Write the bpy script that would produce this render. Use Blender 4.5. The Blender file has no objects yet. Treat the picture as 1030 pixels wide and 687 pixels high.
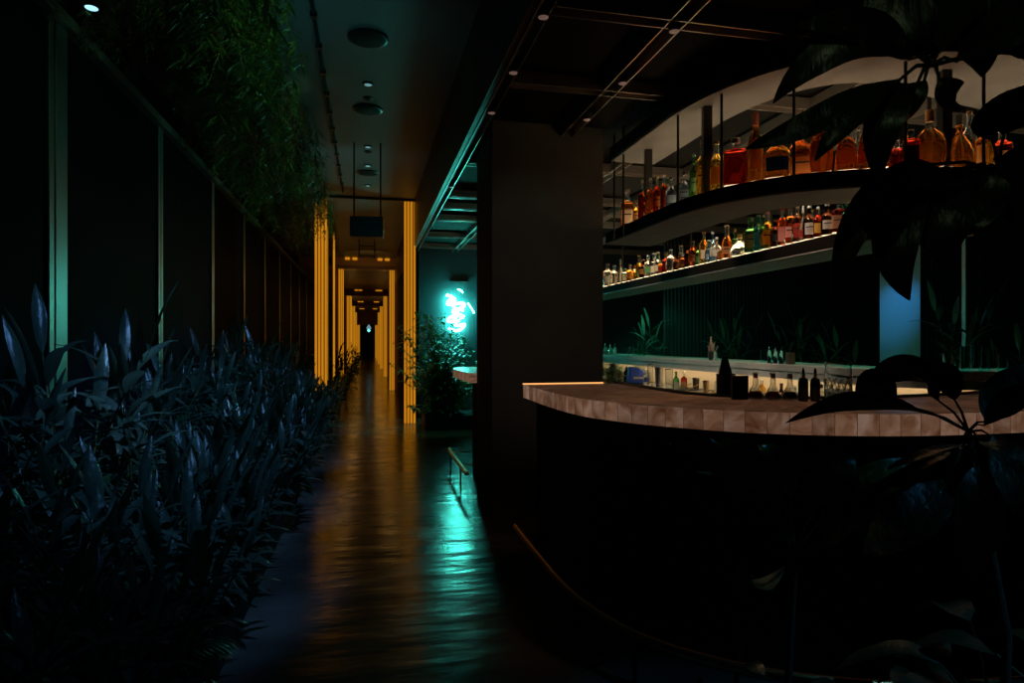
import bpy, math, random
from mathutils import Vector, Matrix
R = random.Random(7)
PI = math.pi
C = bpy.context.scene.collection
SC = bpy.context.scene
H = 1.378; F = 640.0; TH = math.atan(145/640.0); CT, ST = math.cos(TH), math.sin(TH)

# ------------------------------------------------------------------ helpers
def PD(px, py, d):
    xc = (px-515)/F*d
    return Vector((xc*CT+d*ST, -xc*ST+d*CT, H-(py-343.5)/F*d))
def PZ(px, py, z):
    return PD(px, py, (H-z)*F/(py-343.5))
def link(o):
    C.objects.link(o); return o
def tag(o, label=None, cat=None, group=None, kind=None):
    if label: o['label'] = label
    if cat: o['category'] = cat
    if group: o['group'] = group
    if kind: o['kind'] = kind
    return o
def empty(name, loc, rz=0, label=None, cat=None, group=None):
    o = bpy.data.objects.new(name, None); link(o)
    o.location = loc; o.rotation_euler = (0, 0, rz); o.empty_display_size = .1
    return tag(o, label, cat, group)
class MB:
    def __init__(s): s.v = []; s.f = []; s.uv = {}
    def add(s, vs, fs):
        k = len(s.v); s.v += [tuple(v) for v in vs]; s.f += [tuple(i+k for i in f) for f in fs]; return s
    def box(s, x0, x1, y0, y1, z0, z1):
        return s.add([(x0,y0,z0),(x1,y0,z0),(x1,y1,z0),(x0,y1,z0),(x0,y0,z1),(x1,y0,z1),(x1,y1,z1),(x0,y1,z1)],
            [(0,3,2,1),(4,5,6,7),(0,1,5,4),(1,2,6,5),(2,3,7,6),(3,0,4,7)])
    def lathe(s, prof, n=20, sx=1, sy=1, p=2.0, c=(0,0,0), caps=True, a0=0, a1=None):
        closed = a1 is None; A1 = a0+2*PI if closed else a1
        m = n if closed else n+1
        vs = []
        for r, z in prof:
            for i in range(m):
                a = a0+(A1-a0)*i/n
                ca, sa = math.cos(a), math.sin(a)
                q = 1.0 if p == 2 else (abs(ca)**p+abs(sa)**p)**(-1/p)
                vs.append((c[0]+r*q*ca*sx, c[1]+r*q*sa*sy, c[2]+z))
        fs = []
        for j in range(len(prof)-1):
            for i in range(n):
                k = (i+1) % m if closed else i+1
                fs.append((j*m+i, j*m+k, (j+1)*m+k, (j+1)*m+i))
        if caps and closed:
            fs.append(tuple(range(m-1, -1, -1))); fs.append(tuple((len(prof)-1)*m+i for i in range(m)))
        return s.add(vs, fs)
    def tube(s, pts, r, n=8, taper=1.0):
        pts = [Vector(p) for p in pts]; m = len(pts); vs = []; fs = []
        for i, p in enumerate(pts):
            t = (pts[min(i+1, m-1)]-pts[max(i-1, 0)]).normalized()
            u = t.cross(Vector((0, 0, 1)))
            if u.length < .05: u = t.cross(Vector((1, 0, 0)))
            u.normalize(); w = t.cross(u)
            rr = r*(1+(taper-1)*i/max(1, m-1))
            for k in range(n):
                a = 2*PI*k/n; vs.append(p+u*(rr*math.cos(a))+w*(rr*math.sin(a)))
        for i in range(m-1):
            for k in range(n):
                fs.append((i*n+k, i*n+(k+1) % n, (i+1)*n+(k+1) % n, (i+1)*n+k))
        fs.append(tuple(range(n-1, -1, -1))); fs.append(tuple((m-1)*n+k for k in range(n)))
        return s.add(vs, fs)
    def leaf(s, P0, P1, P2, W, N, n=8, fold=.3, wave=0, peak=.45, ph=0):
        P0, P1, P2, N = Vector(P0), Vector(P1), Vector(P2), Vector(N)
        vs = []; fs = []; cols = (-1, -.5, 0, .5, 1)
        for i in range(n+1):
            t = i/n
            p = P0*(1-t)**2+P1*(2*t*(1-t))+P2*t*t
            tg = ((P1-P0)*(1-t)+(P2-P1)*t).normalized()
            sd = tg.cross(N)
            if sd.length < 1e-4: sd = tg.cross(Vector((1, .1, 0)))
            sd.normalize(); up = sd.cross(tg)
            w = W*.5*max(0.015, math.sin(PI*min(1, max(0, t**(math.log(.5)/math.log(peak)))))**.85)
            for c in cols:
                wv = wave*W*math.sin(t*9+ph+(1.3 if c > 0 else 0))*abs(c)
                vs.append(p+sd*(w*c)+up*(fold*abs(c)*w+wv))
        m = 5
        for i in range(n):
            for k in range(4):
                fs.append((i*m+k, i*m+k+1, (i+1)*m+k+1, (i+1)*m+k))
        return s.add(vs, fs)
    def sweep(s, outer, inner, z0, z1, tile=None):
        """closed solid between two paths, uv by arc length"""
        n = len(outer); k = len(s.v); L = 0; ls = [0]
        for i in range(1, n):
            L += (Vector(outer[i])-Vector(outer[i-1])).length; ls.append(L)
        for (p, q) in zip(outer, inner):
            s.v += [(p[0], p[1], z0), (p[0], p[1], z1), (q[0], q[1], z1), (q[0], q[1], z0)]
        for i in range(n-1):
            a = k+4*i; b = a+4
            for (x, y, v0, v1) in ((0,1,0,1),(1,2,1,2),(2,3,2,3),(3,0,3,4)):
                s.uv[len(s.f)] = [(ls[i],v0),(ls[i+1],v0),(ls[i+1],v1),(ls[i],v1)]
                s.f.append((a+x, b+x, b+y, a+y))
        s.f.append((k, k+1, k+2, k+3)); e = k+4*(n-1); s.f.append((e+3, e+2, e+1, e))
        return s
    def build(s, name, m, parent=None, smooth=False, bevel=0, solid=0):
        me = bpy.data.meshes.new(name); me.from_pydata(s.v, [], s.f)
        if s.uv:
            uv = me.uv_layers.new(name='u')
            for fi, cs in s.uv.items():
                for li, c in zip(me.polygons[fi].loop_indices, cs): uv.data[li].uv = c
        me.materials.append(m)
        if smooth: me.polygons.foreach_set('use_smooth', [True]*len(me.polygons))
        me.validate(); me.update()
        o = bpy.data.objects.new(name, me); link(o)
        if parent: o.parent = parent
        if bevel:
            b = o.modifiers.new('b', 'BEVEL'); b.width = bevel; b.segments = 2; b.limit_method = 'ANGLE'
        if solid:
            b = o.modifiers.new('s', 'SOLIDIFY'); b.thickness = solid
        if smooth:
            b = o.modifiers.new('e', 'EDGE_SPLIT'); b.split_angle = math.radians(40)
        return o
def copy_tree(o, parent=None):
    c = o.copy(); C.objects.link(c)
    if parent: c.parent = parent
    for ch in list(o.children): copy_tree(ch, c)
    return c
def catmull(P, n=6):
    P = [Vector(p) for p in P]; out = []
    for i in range(len(P)-1):
        a, b, c, d = P[max(i-1, 0)], P[i], P[i+1], P[min(i+2, len(P)-1)]
        for k in range(n):
            t = k/n
            out.append(.5*((2*b)+(c-a)*t+(2*a-5*b+4*c-d)*t*t+(3*b-a-3*c+d)*t**3))
    out.append(P[-1]); return out
def offset(P, d):
    out = []
    for i, p in enumerate(P):
        t = (P[min(i+1, len(P)-1)]-P[max(i-1, 0)]).normalized()
        dd = d(i/(len(P)-1)) if callable(d) else d
        out.append(Vector((p[0]-t[1]*dd, p[1]+t[0]*dd)))
    return out

# ------------------------------------------------------------------ materials
def mat(name, col=(.5,.5,.5), rough=.5, metal=0, spec=.5, noise=None, bump=0, bscale=20, bstretch=(1,1,1), trans=0, ior=1.45,
        emit=None, estr=0, coat=0, rnoise=0, alpha=None):
    m = bpy.data.materials.new(name); m.use_nodes = True; nt = m.node_tree; b = nt.nodes['Principled BSDF']
    b.inputs['Base Color'].default_value = (*col, 1); b.inputs['Roughness'].default_value = rough
    b.inputs['Metallic'].default_value = metal; b.inputs['Specular IOR Level'].default_value = spec
    b.inputs['Transmission Weight'].default_value = trans; b.inputs['IOR'].default_value = ior
    b.inputs['Coat Weight'].default_value = coat
    if emit: b.inputs['Emission Color'].default_value = (*emit, 1); b.inputs['Emission Strength'].default_value = estr
    tc = nt.nodes.new('ShaderNodeTexCoord')
    if noise:
        col2, sc = noise[0], noise[1]
        n = nt.nodes.new('ShaderNodeTexNoise'); n.inputs['Scale'].default_value = sc; n.inputs['Detail'].default_value = 5
        mp = nt.nodes.new('ShaderNodeMapping'); mp.inputs['Scale'].default_value = noise[2] if len(noise) > 2 else (1,1,1)
        nt.links.new(tc.outputs['Object'], mp.inputs['Vector']); nt.links.new(mp.outputs[0], n.inputs['Vector'])
        r = nt.nodes.new('ShaderNodeValToRGB'); r.color_ramp.elements[0].position = .35; r.color_ramp.elements[1].position = .68
        r.color_ramp.elements[0].color = (*col, 1); r.color_ramp.elements[1].color = (*col2, 1)
        nt.links.new(n.outputs['Fac'], r.inputs['Fac']); nt.links.new(r.outputs['Color'], b.inputs['Base Color'])
    if bump:
        n = nt.nodes.new('ShaderNodeTexNoise'); n.inputs['Scale'].default_value = bscale; n.inputs['Detail'].default_value = 3
        mp = nt.nodes.new('ShaderNodeMapping'); mp.inputs['Scale'].default_value = bstretch
        nt.links.new(tc.outputs['Object'], mp.inputs['Vector']); nt.links.new(mp.outputs[0], n.inputs['Vector'])
        bp = nt.nodes.new('ShaderNodeBump'); bp.inputs['Strength'].default_value = bump; bp.inputs['Distance'].default_value = .02
        nt.links.new(n.outputs['Fac'], bp.inputs['Height']); nt.links.new(bp.outputs[0], b.inputs['Normal'])
    if rnoise:
        n = nt.nodes.new('ShaderNodeTexNoise'); n.inputs['Scale'].default_value = 2.5; n.inputs['Detail'].default_value = 4
        nt.links.new(tc.outputs['Object'], n.inputs['Vector'])
        mr = nt.nodes.new('ShaderNodeMapRange'); mr.inputs['To Min'].default_value = rough-rnoise; mr.inputs['To Max'].default_value = rough+rnoise
        nt.links.new(n.outputs['Fac'], mr.inputs['Value']); nt.links.new(mr.outputs[0], b.inputs['Roughness'])
    return m
def leafmat(name, c1, c2, rough=.35, tl=.25):
    m = mat(name, c1, rough, spec=.5, noise=(c2, 6), bump=.35, bscale=45, bstretch=(1, 1, .3))
    nt = m.node_tree; b = nt.nodes['Principled BSDF']; out = nt.nodes['Material Output']
    t = nt.nodes.new('ShaderNodeBsdfTranslucent'); t.inputs['Color'].default_value = (*[min(1, c*1.5) for c in c2], 1)
    mx = nt.nodes.new('ShaderNodeMixShader'); mx.inputs[0].default_value = tl
    nt.links.new(b.outputs[0], mx.inputs[1]); nt.links.new(t.outputs[0], mx.inputs[2]); nt.links.new(mx.outputs[0], out.inputs[0])
    b.inputs['Coat Weight'].default_value = .35; b.inputs['Coat Roughness'].default_value = .3
    return m
def glass(name, col, rough=.05, tl=0.0, ior=1.4):
    m = mat(name, col, rough, trans=1, ior=ior)
    if tl:
        nt = m.node_tree; b = nt.nodes['Principled BSDF']; out = nt.nodes['Material Output']
        t = nt.nodes.new('ShaderNodeBsdfTranslucent'); t.inputs['Color'].default_value = (*col, 1)
        mx = nt.nodes.new('ShaderNodeMixShader'); mx.inputs[0].default_value = tl
        nt.links.new(b.outputs[0], mx.inputs[1]); nt.links.new(t.outputs[0], mx.inputs[2]); nt.links.new(mx.outputs[0], out.inputs[0])
    return m

M = {}
M['floor'] = mat('polished concrete', (.055,.045,.038), .2, spec=.5, noise=((.13,.11,.095), 1.3, (1,1.6,1)), bump=.5, bscale=2.2, bstretch=(.7,2.6,1), rnoise=.11)
M['ceil'] = mat('ceiling paint', (.17,.17,.165), .5, noise=((.2,.2,.19), .8))
M['black'] = mat('matt black', (.006,.006,.006), .7, spec=.15)
M['blackgloss'] = mat('black lacquer', (.006,.007,.008), .3)
M['panel'] = mat('dark wall panel', (.004,.006,.009), .6, spec=.015)
M['pillar'] = mat('grey plaster', (.075,.072,.062), .75, noise=((.1,.096,.082), 2), bump=.05)
M['plinth'] = mat('brown plinth', (.16,.10,.06), .45)
M['fin'] = mat('brushed metal', (.30,.36,.36), .38, metal=1)
M['beam'] = mat('painted steel', (.10,.13,.13), .45)
M['soffit'] = mat('dark timber soffit', (.06,.03,.012), .45, noise=((.09,.045,.02), 3, (1,1,6)))
M['soil'] = mat('soil', (.008,.006,.004), 1, spec=.02)
M['gold'] = mat('glowing gold slat', (.2,.09,.01), .45, emit=(1,.38,.014), estr=.52)
M['goldwood'] = mat('gold timber', (.4,.2,.05), .4)
M['brownwood'] = mat('brown timber', (.2,.09,.03), .5)
M['rod'] = mat('blackened steel', (.05,.045,.04), .35, metal=.6)
M['brass'] = mat('brass', (.55,.33,.14), .3, metal=1)
M['shelf_dark'] = mat('dark shelf edge', (.012,.008,.006), .75, spec=.03)
M['shelf_under'] = mat('pale shelf underside', (.44,.34,.30), .6, noise=((.5,.40,.35), 5))
M['led'] = mat('warm led strip', (1,.8,.5), .5, emit=(1,.72,.40), estr=9)
M['canopy_under'] = mat('dim canopy underside', (.15,.14,.145), .6, noise=((.18,.17,.17), 5))
M['diff'] = mat('shelf light panel', (1,.85,.6), .5, emit=(1,.74,.42), estr=4.0)
M['niche'] = mat('cream tile', (.75,.66,.52), .35)
M['counter_grey'] = mat('grey stone', (.42,.40,.36), .45, noise=((.5,.47,.42), 6))
M['steel'] = mat('stainless steel', (.6,.6,.6), .25, metal=1)
M['rail_metal'] = mat('trough edge metal', (.5,.45,.42), .35, metal=.8)
M['trough'] = mat('trough lining', (.06,.05,.04), .45, noise=((.32,.24,.17), 14, (1,3,1)))  # pale mottling stands in for the lit contents of the troughs
M['lamp_face'] = mat('lamp face', (.6,.42,.38), .4, emit=(1,.6,.5), estr=.10)
M['lampcool'] = mat('lit lamp face', (.7,.9,.9), .4, emit=(.4,.9,1), estr=.28)
M['neon'] = mat('neon tube', (.5,1,1), .3, emit=(.08,1.0,.80), estr=48)
M['bluewall'] = mat('column plaster', (.42,.4,.42), .6)
M['slat'] = mat('dark slat', (.012,.010,.009), .55, spec=.2)
M['leafA'] = leafmat('ginger leaf', (.03,.058,.045), (.06,.10,.065), .30)
M['leafB'] = leafmat('broad leaf', (.02,.07,.02), (.05,.15,.03), .3)
M['leafC'] = leafmat('palm leaf', (.025,.06,.025), (.05,.11,.04), .35)
M['leafD'] = leafmat('dark rubbery leaf', (.012,.03,.012), (.02,.045,.018), .38, .03)
M['leafY'] = leafmat('bright green leaf', (.05,.16,.02), (.10,.26,.03), .35)
M['moss'] = leafmat('moss green frond', (.05,.14,.03), (.10,.24,.05), .6)
M['dry'] = leafmat('dried brown frond', (.12,.06,.025), (.2,.10,.045), .7)
M['stem'] = mat('plant stem', (.05,.07,.025), .5)
M['bark'] = mat('brown bark', (.06,.04,.025), .8, bump=.4)
M['wood'] = mat('dark walnut', (.06,.03,.018), .45)
M['navy'] = mat('blue cloth', (.03,.08,.45), .6)
M['clearglass'] = glass('clear glass', (.96,.98,.97), .02)

# onyx counter: backlit stone tiles
def onyx():
    m = bpy.data.materials.new('backlit onyx'); m.use_nodes = True; nt = m.node_tree; N = nt.nodes.new; L = nt.links.new
    b = nt.nodes['Principled BSDF']; tc = N('ShaderNodeTexCoord'); sp = N('ShaderNodeSeparateXYZ'); L(tc.outputs['UV'], sp.inputs[0])
    def mth(op, a, bb=None):
        n = N('ShaderNodeMath'); n.operation = op
        if hasattr(a, 'links'): L(a, n.inputs[0])
        else: n.inputs[0].default_value = a
        if bb is not None:
            if hasattr(bb, 'links'): L(bb, n.inputs[1])
            else: n.inputs[1].default_value = bb
        return n.outputs[0]
    u = mth('MULTIPLY', sp.outputs[0], 1/.082)
    fl = mth('FLOOR', u); fr = mth('FRACT', u)
    vr = mth('FLOOR', mth('MULTIPLY', sp.outputs[1], 1.0))
    wn = N('ShaderNodeTexWhiteNoise'); wn.noise_dimensions = '2D'; cb = N('ShaderNodeCombineXYZ'); L(fl, cb.inputs[0]); L(vr, cb.inputs[1]); L(cb.outputs[0], wn.inputs['Vector'])
    # seam
    d = mth('ABSOLUTE', mth('SUBTRACT', fr, .5)); seam = mth('GREATER_THAN', d, .482)
    no = N('ShaderNodeTexNoise'); no.inputs['Scale'].default_value = 9; no.inputs['Detail'].default_value = 6; no.inputs['Distortion'].default_value = 1.2
    ad = N('ShaderNodeVectorMath'); ad.operation = 'MULTIPLY_ADD'; ad.inputs[1].default_value = (7, 7, 7); L(wn.outputs['Color'], ad.inputs[0]); L(tc.outputs['Object'], ad.inputs[2]); L(ad.outputs[0], no.inputs['Vector'])
    r = N('ShaderNodeValToRGB'); e = r.color_ramp.elements
    e[0].position = .3; e[0].color = (.22,.075,.028,1); e[1].position = .72; e[1].color = (.70,.44,.32,1)
    x = e.new(.5); x.color = (.46,.23,.135,1)
    L(no.outputs['Fac'], r.inputs['Fac'])
    hs = N('ShaderNodeHueSaturation'); L(r.outputs[0], hs.inputs['Color']); L(mth('ADD', mth('MULTIPLY', wn.outputs['Value'], .45), .75), hs.inputs['Value'])
    mx = N('ShaderNodeMix'); mx.data_type = 'RGBA'; L(seam, mx.inputs['Factor']); L(hs.outputs[0], mx.inputs[6]); mx.inputs[7].default_value = (.16,.07,.04,1)
    L(mx.outputs[2], b.inputs['Base Color']); L(mx.outputs[2], b.inputs['Emission Color'])
    # tiles on the edge face (v<1) sit over the light boards
    edge = mth('LESS_THAN', sp.outputs[1], .999)
    L(mth('ADD', mth('MULTIPLY', edge, .19), .06), b.inputs['Emission Strength'])
    b.inputs['Roughness'].default_value = .3
    return m
M['onyx'] = onyx()

# ------------------------------------------------------------------ camera, world, view
cam = bpy.data.cameras.new('camera'); co = bpy.data.objects.new('camera', cam); link(co)
co.location = (0, 0, H); co.rotation_euler = (PI/2, 0, -TH); cam.sensor_width = 36; cam.lens = F*36/1030
cam.clip_start = .05; cam.clip_end = 200; SC.camera = co
w = bpy.data.worlds.new('World'); SC.world = w; w.use_nodes = True
w.node_tree.nodes['Background'].inputs[0].default_value = (.25,.5,.8,1); w.node_tree.nodes['Background'].inputs[1].default_value = .004
SC.view_settings.view_transform = 'Standard'; SC.view_settings.look = 'None'; SC.view_settings.exposure = 0; SC.view_settings.gamma = 1
SC.cycles.use_denoising = True; SC.cycles.max_bounces = 8; SC.cycles.sample_clamp_indirect = 2.0
SC.cycles.transmission_bounces = 8; SC.cycles.caustics_reflective = False

def spot(loc, aim, power, col, ang=60, size=.05, blend=.6, name='scene_spot'):  # serves ceiling spots and also added lights without a fitting
    l = bpy.data.lights.new(name, 'SPOT'); l.energy = power; l.color = col; l.spot_size = math.radians(ang); l.spot_blend = blend; l.shadow_soft_size = size
    o = bpy.data.objects.new(name, l); link(o); o.location = loc
    o.rotation_euler = (Vector(aim)-Vector(loc)).to_track_quat('-Z', 'Y').to_euler(); return o
def point(loc, power, col, size=.05):  # only for the added corridor fill, which has no fitting
    l = bpy.data.lights.new('lamp', 'POINT'); l.energy = power; l.color = col; l.shadow_soft_size = size
    o = bpy.data.objects.new('lamp', l); link(o); o.location = loc; return o

# ------------------------------------------------------------------ setting
XW = -1.9; ZC = 3.74; ZB = 3.02; XS = .76; YE = 11.6
def st(name, mb, m, **k): return tag(mb.build(name, m, **k), kind='structure')
st('floor', MB().box(-2.1, 7.6, -1.5, 64, -.1, 0), M['floor'])
st('wall_left', MB().box(XW-.15, XW, -1.5, 64, 0, 3.9), M['panel'])
st('ceiling', MB().box(XW, XS, -1.5, 18.8, ZC, ZC+.1), M['ceil'])
st('ceiling', MB().box(XW, XS+.6, 18.3, 64, 3.41, 3.5), M['brownwood'])
st('ceiling', MB().box(XS+.06, 7.6, -1.5, YE, ZB+.06, ZB+.14), mat('black ceiling board', (.004,.004,.004), .7, spec=.1))
st('wall_soffit', MB().box(XS, XS+.06, -1.5, 18.3, ZB-.02, ZC+.1), M['soffit'])
st('wall_end', MB().box(.9, 7.6, YE, YE+.15, 0, 3.2), mat('deep teal wall', (.045,.07,.085), .55))
st('wall_right', MB().box(7.5, 7.65, -1.5, YE, 0, 3.2), M['black'])
st('wall_right', MB().box(.80, .95, YE+.1, 64, 0, 3.5), M['black'])
st('wall_far', MB().box(-2, 1, 63.8, 64, 0, 3.5), M['black'])
st('wall_back', MB().box(-2, 7.6, -1.6, -1.5, 0, 3.9), M['black'])
st('trim_bulkhead', MB().box(XW, .8, 41, 41.3, 2.42, 3.41), M['brownwood'])
st('trim_ceiling_seam', MB().box(XW, XS, 10.65, 10.72, ZC-.03, ZC), M['black'])
st('trim_beam', MB().box(XW, XW+.07, -1.5, 20, 3.36, 3.43), M['beam'])
st('planter_soil', MB().box(XW, -.62, -1.0, 60, 0, .14), M['soil'])
st('planter_kerb', MB().box(-.62, -.60, -1.0, 60, 0, .15), M['black'])
# wall fins
fin_us = [2.33+1.085*i for i in range(-1, 9)]
fin_y = [u*1.9 for u in fin_us]
for i, y in enumerate(fin_y):
    fw = .034
    o = MB().box(XW, XW+.02, y-.05, y+.01, 0, 3.36).box(XW, XW+.015, y+.045, y+(.20 if i == 1 else .10), 0, 3.36).build('wall_fin', M['fin'], bevel=.003)
    tag(o, ['upright metal fin behind the camera end of the planter', 'wide upright metal fin nearest the camera on the black wall', 'second upright metal fin on the black wall, teal and copper glints',
            'third upright metal fin on the black wall', 'fourth upright metal fin on the black wall', 'fifth upright metal fin on the black wall',
            'sixth upright metal fin on the black wall', 'seventh upright metal fin on the black wall', 'eighth upright metal fin on the black wall', 'ninth upright metal fin on the black wall, beside the gold frame'][i], 'metal fin', 'metal fins on the left wall')
# pillar
st('pillar', MB().box(.93, 1.835, 4.8, 5.5, 0, ZB+.1), M['pillar'], bevel=.004)

# gold portal frames along the corridor
def column_cluster(mbG, mbD, x, y, side, z1, n=3, w=.045, gap=.022):
    for k in range(n):
        a = x+side*(k*(w+gap)); a0, a1 = (a, a+w) if side > 0 else (a-w, a)
        mbG.box(a0, a1, y-.03, y+.05, 0, z1)
    e = x+side*(n*(w+gap)); a0, a1 = sorted((x-side*.0, e)); mbD.box(a0, a1, y+.02, y+.2, 0, z1)
Ys = [10.9, 18.4, 25.6, 33, 40, 47.5, 55]
ord_ = ['nearest', 'second', 'third', 'fourth', 'fifth', 'sixth', 'farthest']
for i, y in enumerate(Ys):
    z1 = ZC if i == 0 else 3.41
    for side, nm in ((-1, 'left'), (1, 'right')):
        rt = empty('gold_column', ((-.66 if side < 0 else .60), y, 0), 0,
                   f'{ord_[i]} glowing gold slatted column on the {"planter" if side<0 else "bar"} side of the corridor', 'column', 'gold columns along the corridor')
        for k in range(3 if i else 4):
            wv = .030; a = side*(k*.052); a0, a1 = sorted((a, a+side*wv))
            MB().box(a0, a1, -.04, .03, 0, z1).build('glowing_slat', M['gold'], rt)
        a0, a1 = sorted((0, side*.2)); MB().box(a0, a1, .07, .2, 0, z1).build('backing_board', M['brownwood'], rt)
    if i:
        rt = empty('portal_lintel', (0, y, 0), 0, f'{"brown timber lintel with small gold blocks over the" if i==1 else "dark timber lintel over the"} {ord_[i]} pair of gold columns', 'lintel', 'lintels over the gold columns')
        MB().box(-.9, .82, -.05, .25, 3.16 if i > 1 else 3.40, 3.41 if i > 1 else 3.735).build('lintel_board', M['goldwood' if i == 1 else 'brownwood'], rt)
        for xx in (-.62, -.42, .27, .47) if i == 1 else (-.5, -.35, .3, .42):
            MB().box(xx, xx+.13, -.08, -.052, 3.66 if i == 1 else 3.36, 3.73 if i == 1 else 3.40).build('gold_block', M['gold'], rt)
st('ceiling', MB().box(XW, XS, 18.75, 18.9, 3.5, 3.84), M['brownwood'])
# intermediate slats between portals (thin gold lines on both sides)
for i, y in enumerate([11.9, 14.4, 29.2, 36.5, 43.6, 51]):
    for side in (-1, 1):
        if i < 2 and side > 0: continue
        o = MB().box(*(sorted((side*.70, side*.74))), y-.03, y+.03, 0, 3.41 if i > 1 else ZC).build('gold_slat', M['gold'])
        tag(o, f'lone thin gold upright {["just past the nearest","between the nearest and second","between the third and fourth","between the fourth and fifth","between the fifth and sixth","beyond the sixth"][i]} column pair, {"planter" if side<0 else "bar"} side', 'upright', 'single gold uprights')

# ceiling fittings
for i, (py, d, r) in enumerate(((54, 5.2, .155), (121, 6.8, .145), (182, 9.35, .145))):
    rt = empty('ceiling_speaker', (0.0, (d-0)*.975, ZC), 0, ['round flush speaker nearest the camera in the corridor ceiling', 'middle round flush speaker in the corridor ceiling', 'far round flush speaker in the corridor ceiling above the hanging box'][i], 'speaker', 'round ceiling speakers')
    MB().lathe([(r, -.012), (r, 0), (r-.015, -.016), (r-.02, -.008)][0:0] or [(r-.012, -.02), (r, -.014), (r, 0)], 36).build('rim', M['rod'], rt, smooth=True)
    MB().lathe([(r-.03, -.024), (r-.018, -.0205)], 32).build('grille', M['black'], rt, smooth=True)
for i, (py, lit) in enumerate(((97, 1), (111, 0), (157, 1), (162, 0), (175, 1), (194, 2))):
    d = 2.36*F/(343.5-py)
    rt = empty('downlight', (0, d*.975, ZC), 0, f'{["first","second","third","fourth","fifth","sixth"][i]} small round downlight along the corridor ceiling{", unlit" if not lit else ""}', 'downlight', 'small corridor downlights')
    MB().lathe([(.035, -.012), (.05, -.008), (.05, 0)], 20).build('rim', M['rod'], rt, smooth=True)
    MB().lathe([(.02, -.016), (.032, -.0125)], 16).build('lamp_face', M['lampcool'] if lit else M['black'], rt)
rt = empty('ceiling_track', (-.38, 3, ZC), 0, 'long thin black lighting track with clips on the corridor ceiling', 'lighting track')
MB().box(-.012, .012, 0, 7.3, -.03, 0).build('track_channel', M['black'], rt)
for k in range(14):
    MB().box(-.025, .025, .25+k*.5, .29+k*.5, -.035, 0).build('clip', M['rod'], rt)
# hanging box on rods
rt = empty('hanging_box', (PD(369.5, 240, 7.57).x, PD(369.5, 240, 7.57).y, 2.61), -.1, 'black slatted box hanging on two rods in the corridor', 'hanging box')
MB().box(-.19, .19, -.11, .11, 0, .235).build('box_body', M['blackgloss'], rt, bevel=.006)
for k in range(6): MB().box(-.19, .19, -.116, -.11, .02+k*.037, .035+k*.037).build('slat', M['rod'], rt)
for s in (-1, 1): MB().tube([(s*.155, 0, .235), (s*.155, 0, ZC-2.61)], .009).build('rod', M['black'], rt)
rt = empty('hanging_ladder', (PD(369, 250, 14.3).x, PD(369, 250, 14.3).y, 3.25), -.05, 'thin metal ladder shape hanging from the ceiling beyond the black box', 'hanging rack')
for s in (-1, 1): MB().tube([(s*.17, 0, 0), (s*.17, 0, ZC-3.25)], .012).build('rod', M['rod'], rt)
for z in (.06, .28): MB().tube([(-.17, 0, z), (.17, 0, z)], .01).build('crossbar', M['rod'], rt)

# ------------------------------------------------------------------ bar ceiling troughs and spots
def trough(x0, x1, y0, y1, horiz, label, spots):
    rt = empty('lighting_trough', ((x0+x1)/2, (y0+y1)/2, ZB), 0, label, 'ceiling trough', 'lighting troughs in the black ceiling')
    hx, hy = (x1-x0)/2, (y1-y0)/2
    t = .007
    if horiz:
        MB().box(-hx, hx, -hy, -hy+t, -.03, .05).build('edge_strip', M['rail_metal'], rt); MB().box(-hx, hx, hy-t, hy, -.03, .05).build('edge_strip', M['rail_metal'], rt)
    else:
        MB().box(-hx, -hx+t, -hy, hy, -.03, .05).build('edge_strip', M['rail_metal'], rt); MB().box(hx-t, hx, -hy, hy, -.03, .05).build('edge_strip', M['rail_metal'], rt)
    MB().box(-hx+t, hx-t, -hy+t, hy-t, .03, .05).build('lining', M['trough'], rt)
    return rt
for i, (a, b) in enumerate(((.80, .875), (1.48, 1.58), (2.25, 2.34), (3.0, 3.09), (3.75, 3.84))):
    trough(a, b, .8, 11.45, False, ['long ceiling trough nearest the corridor, lit teal at its far end', 'long ceiling trough running over the grey pillar', 'long ceiling trough over the hanging shelf canopy', 'fourth long ceiling trough counted from the corridor', 'fifth long ceiling trough counted from the corridor'][i], None)
ny = ['first', 'second', 'third', 'fourth', 'fifth', 'sixth', 'seventh', 'eighth', 'ninth']
for i, y in enumerate((2.98, 3.9, 5.75, 7.1, 7.75, 8.5, 9.85, 11.0)):
    trough(.885, 6.5, y-.045, y+.045, True, f'{ny[i]} cross trough of the black ceiling counted from the camera', None)
def spotlight(x, y, label, lit=False):
    rt = empty('spotlight', (x, y, ZB), 0, label, 'spotlight', 'small spotlights in the ceiling troughs')
    MB().lathe([(.022, -.055), (.030, -.04), (.030, .02)], 16).build('housing', M['rod'], rt, smooth=True)
    MB().lathe([(.012, -.062), (.026, -.0555)], 16).build('lamp_face', M['lampcool'] if lit else M['lamp_face'], rt)
for i, (px, py) in enumerate(((544, 12), (515, 69), (493, 110), (456, 186))):
    p = PZ(px, py, ZB-.03); spotlight(.838, p.y, f'{ny[i]} small spotlight in the trough nearest the corridor', lit=(i == 3))
for i, (px, py) in enumerate(((590, 117), (629, 80), (680, 27))):
    p = PZ(px, py, ZB-.03); spotlight(1.53, p.y, f'{ny[i]} small spotlight in the trough over the pillar, counted from the pillar')
p = PZ(806, 42, ZB-.03); spotlight(2.295, p.y, 'small spotlight in the trough over the shelf canopy')

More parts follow.
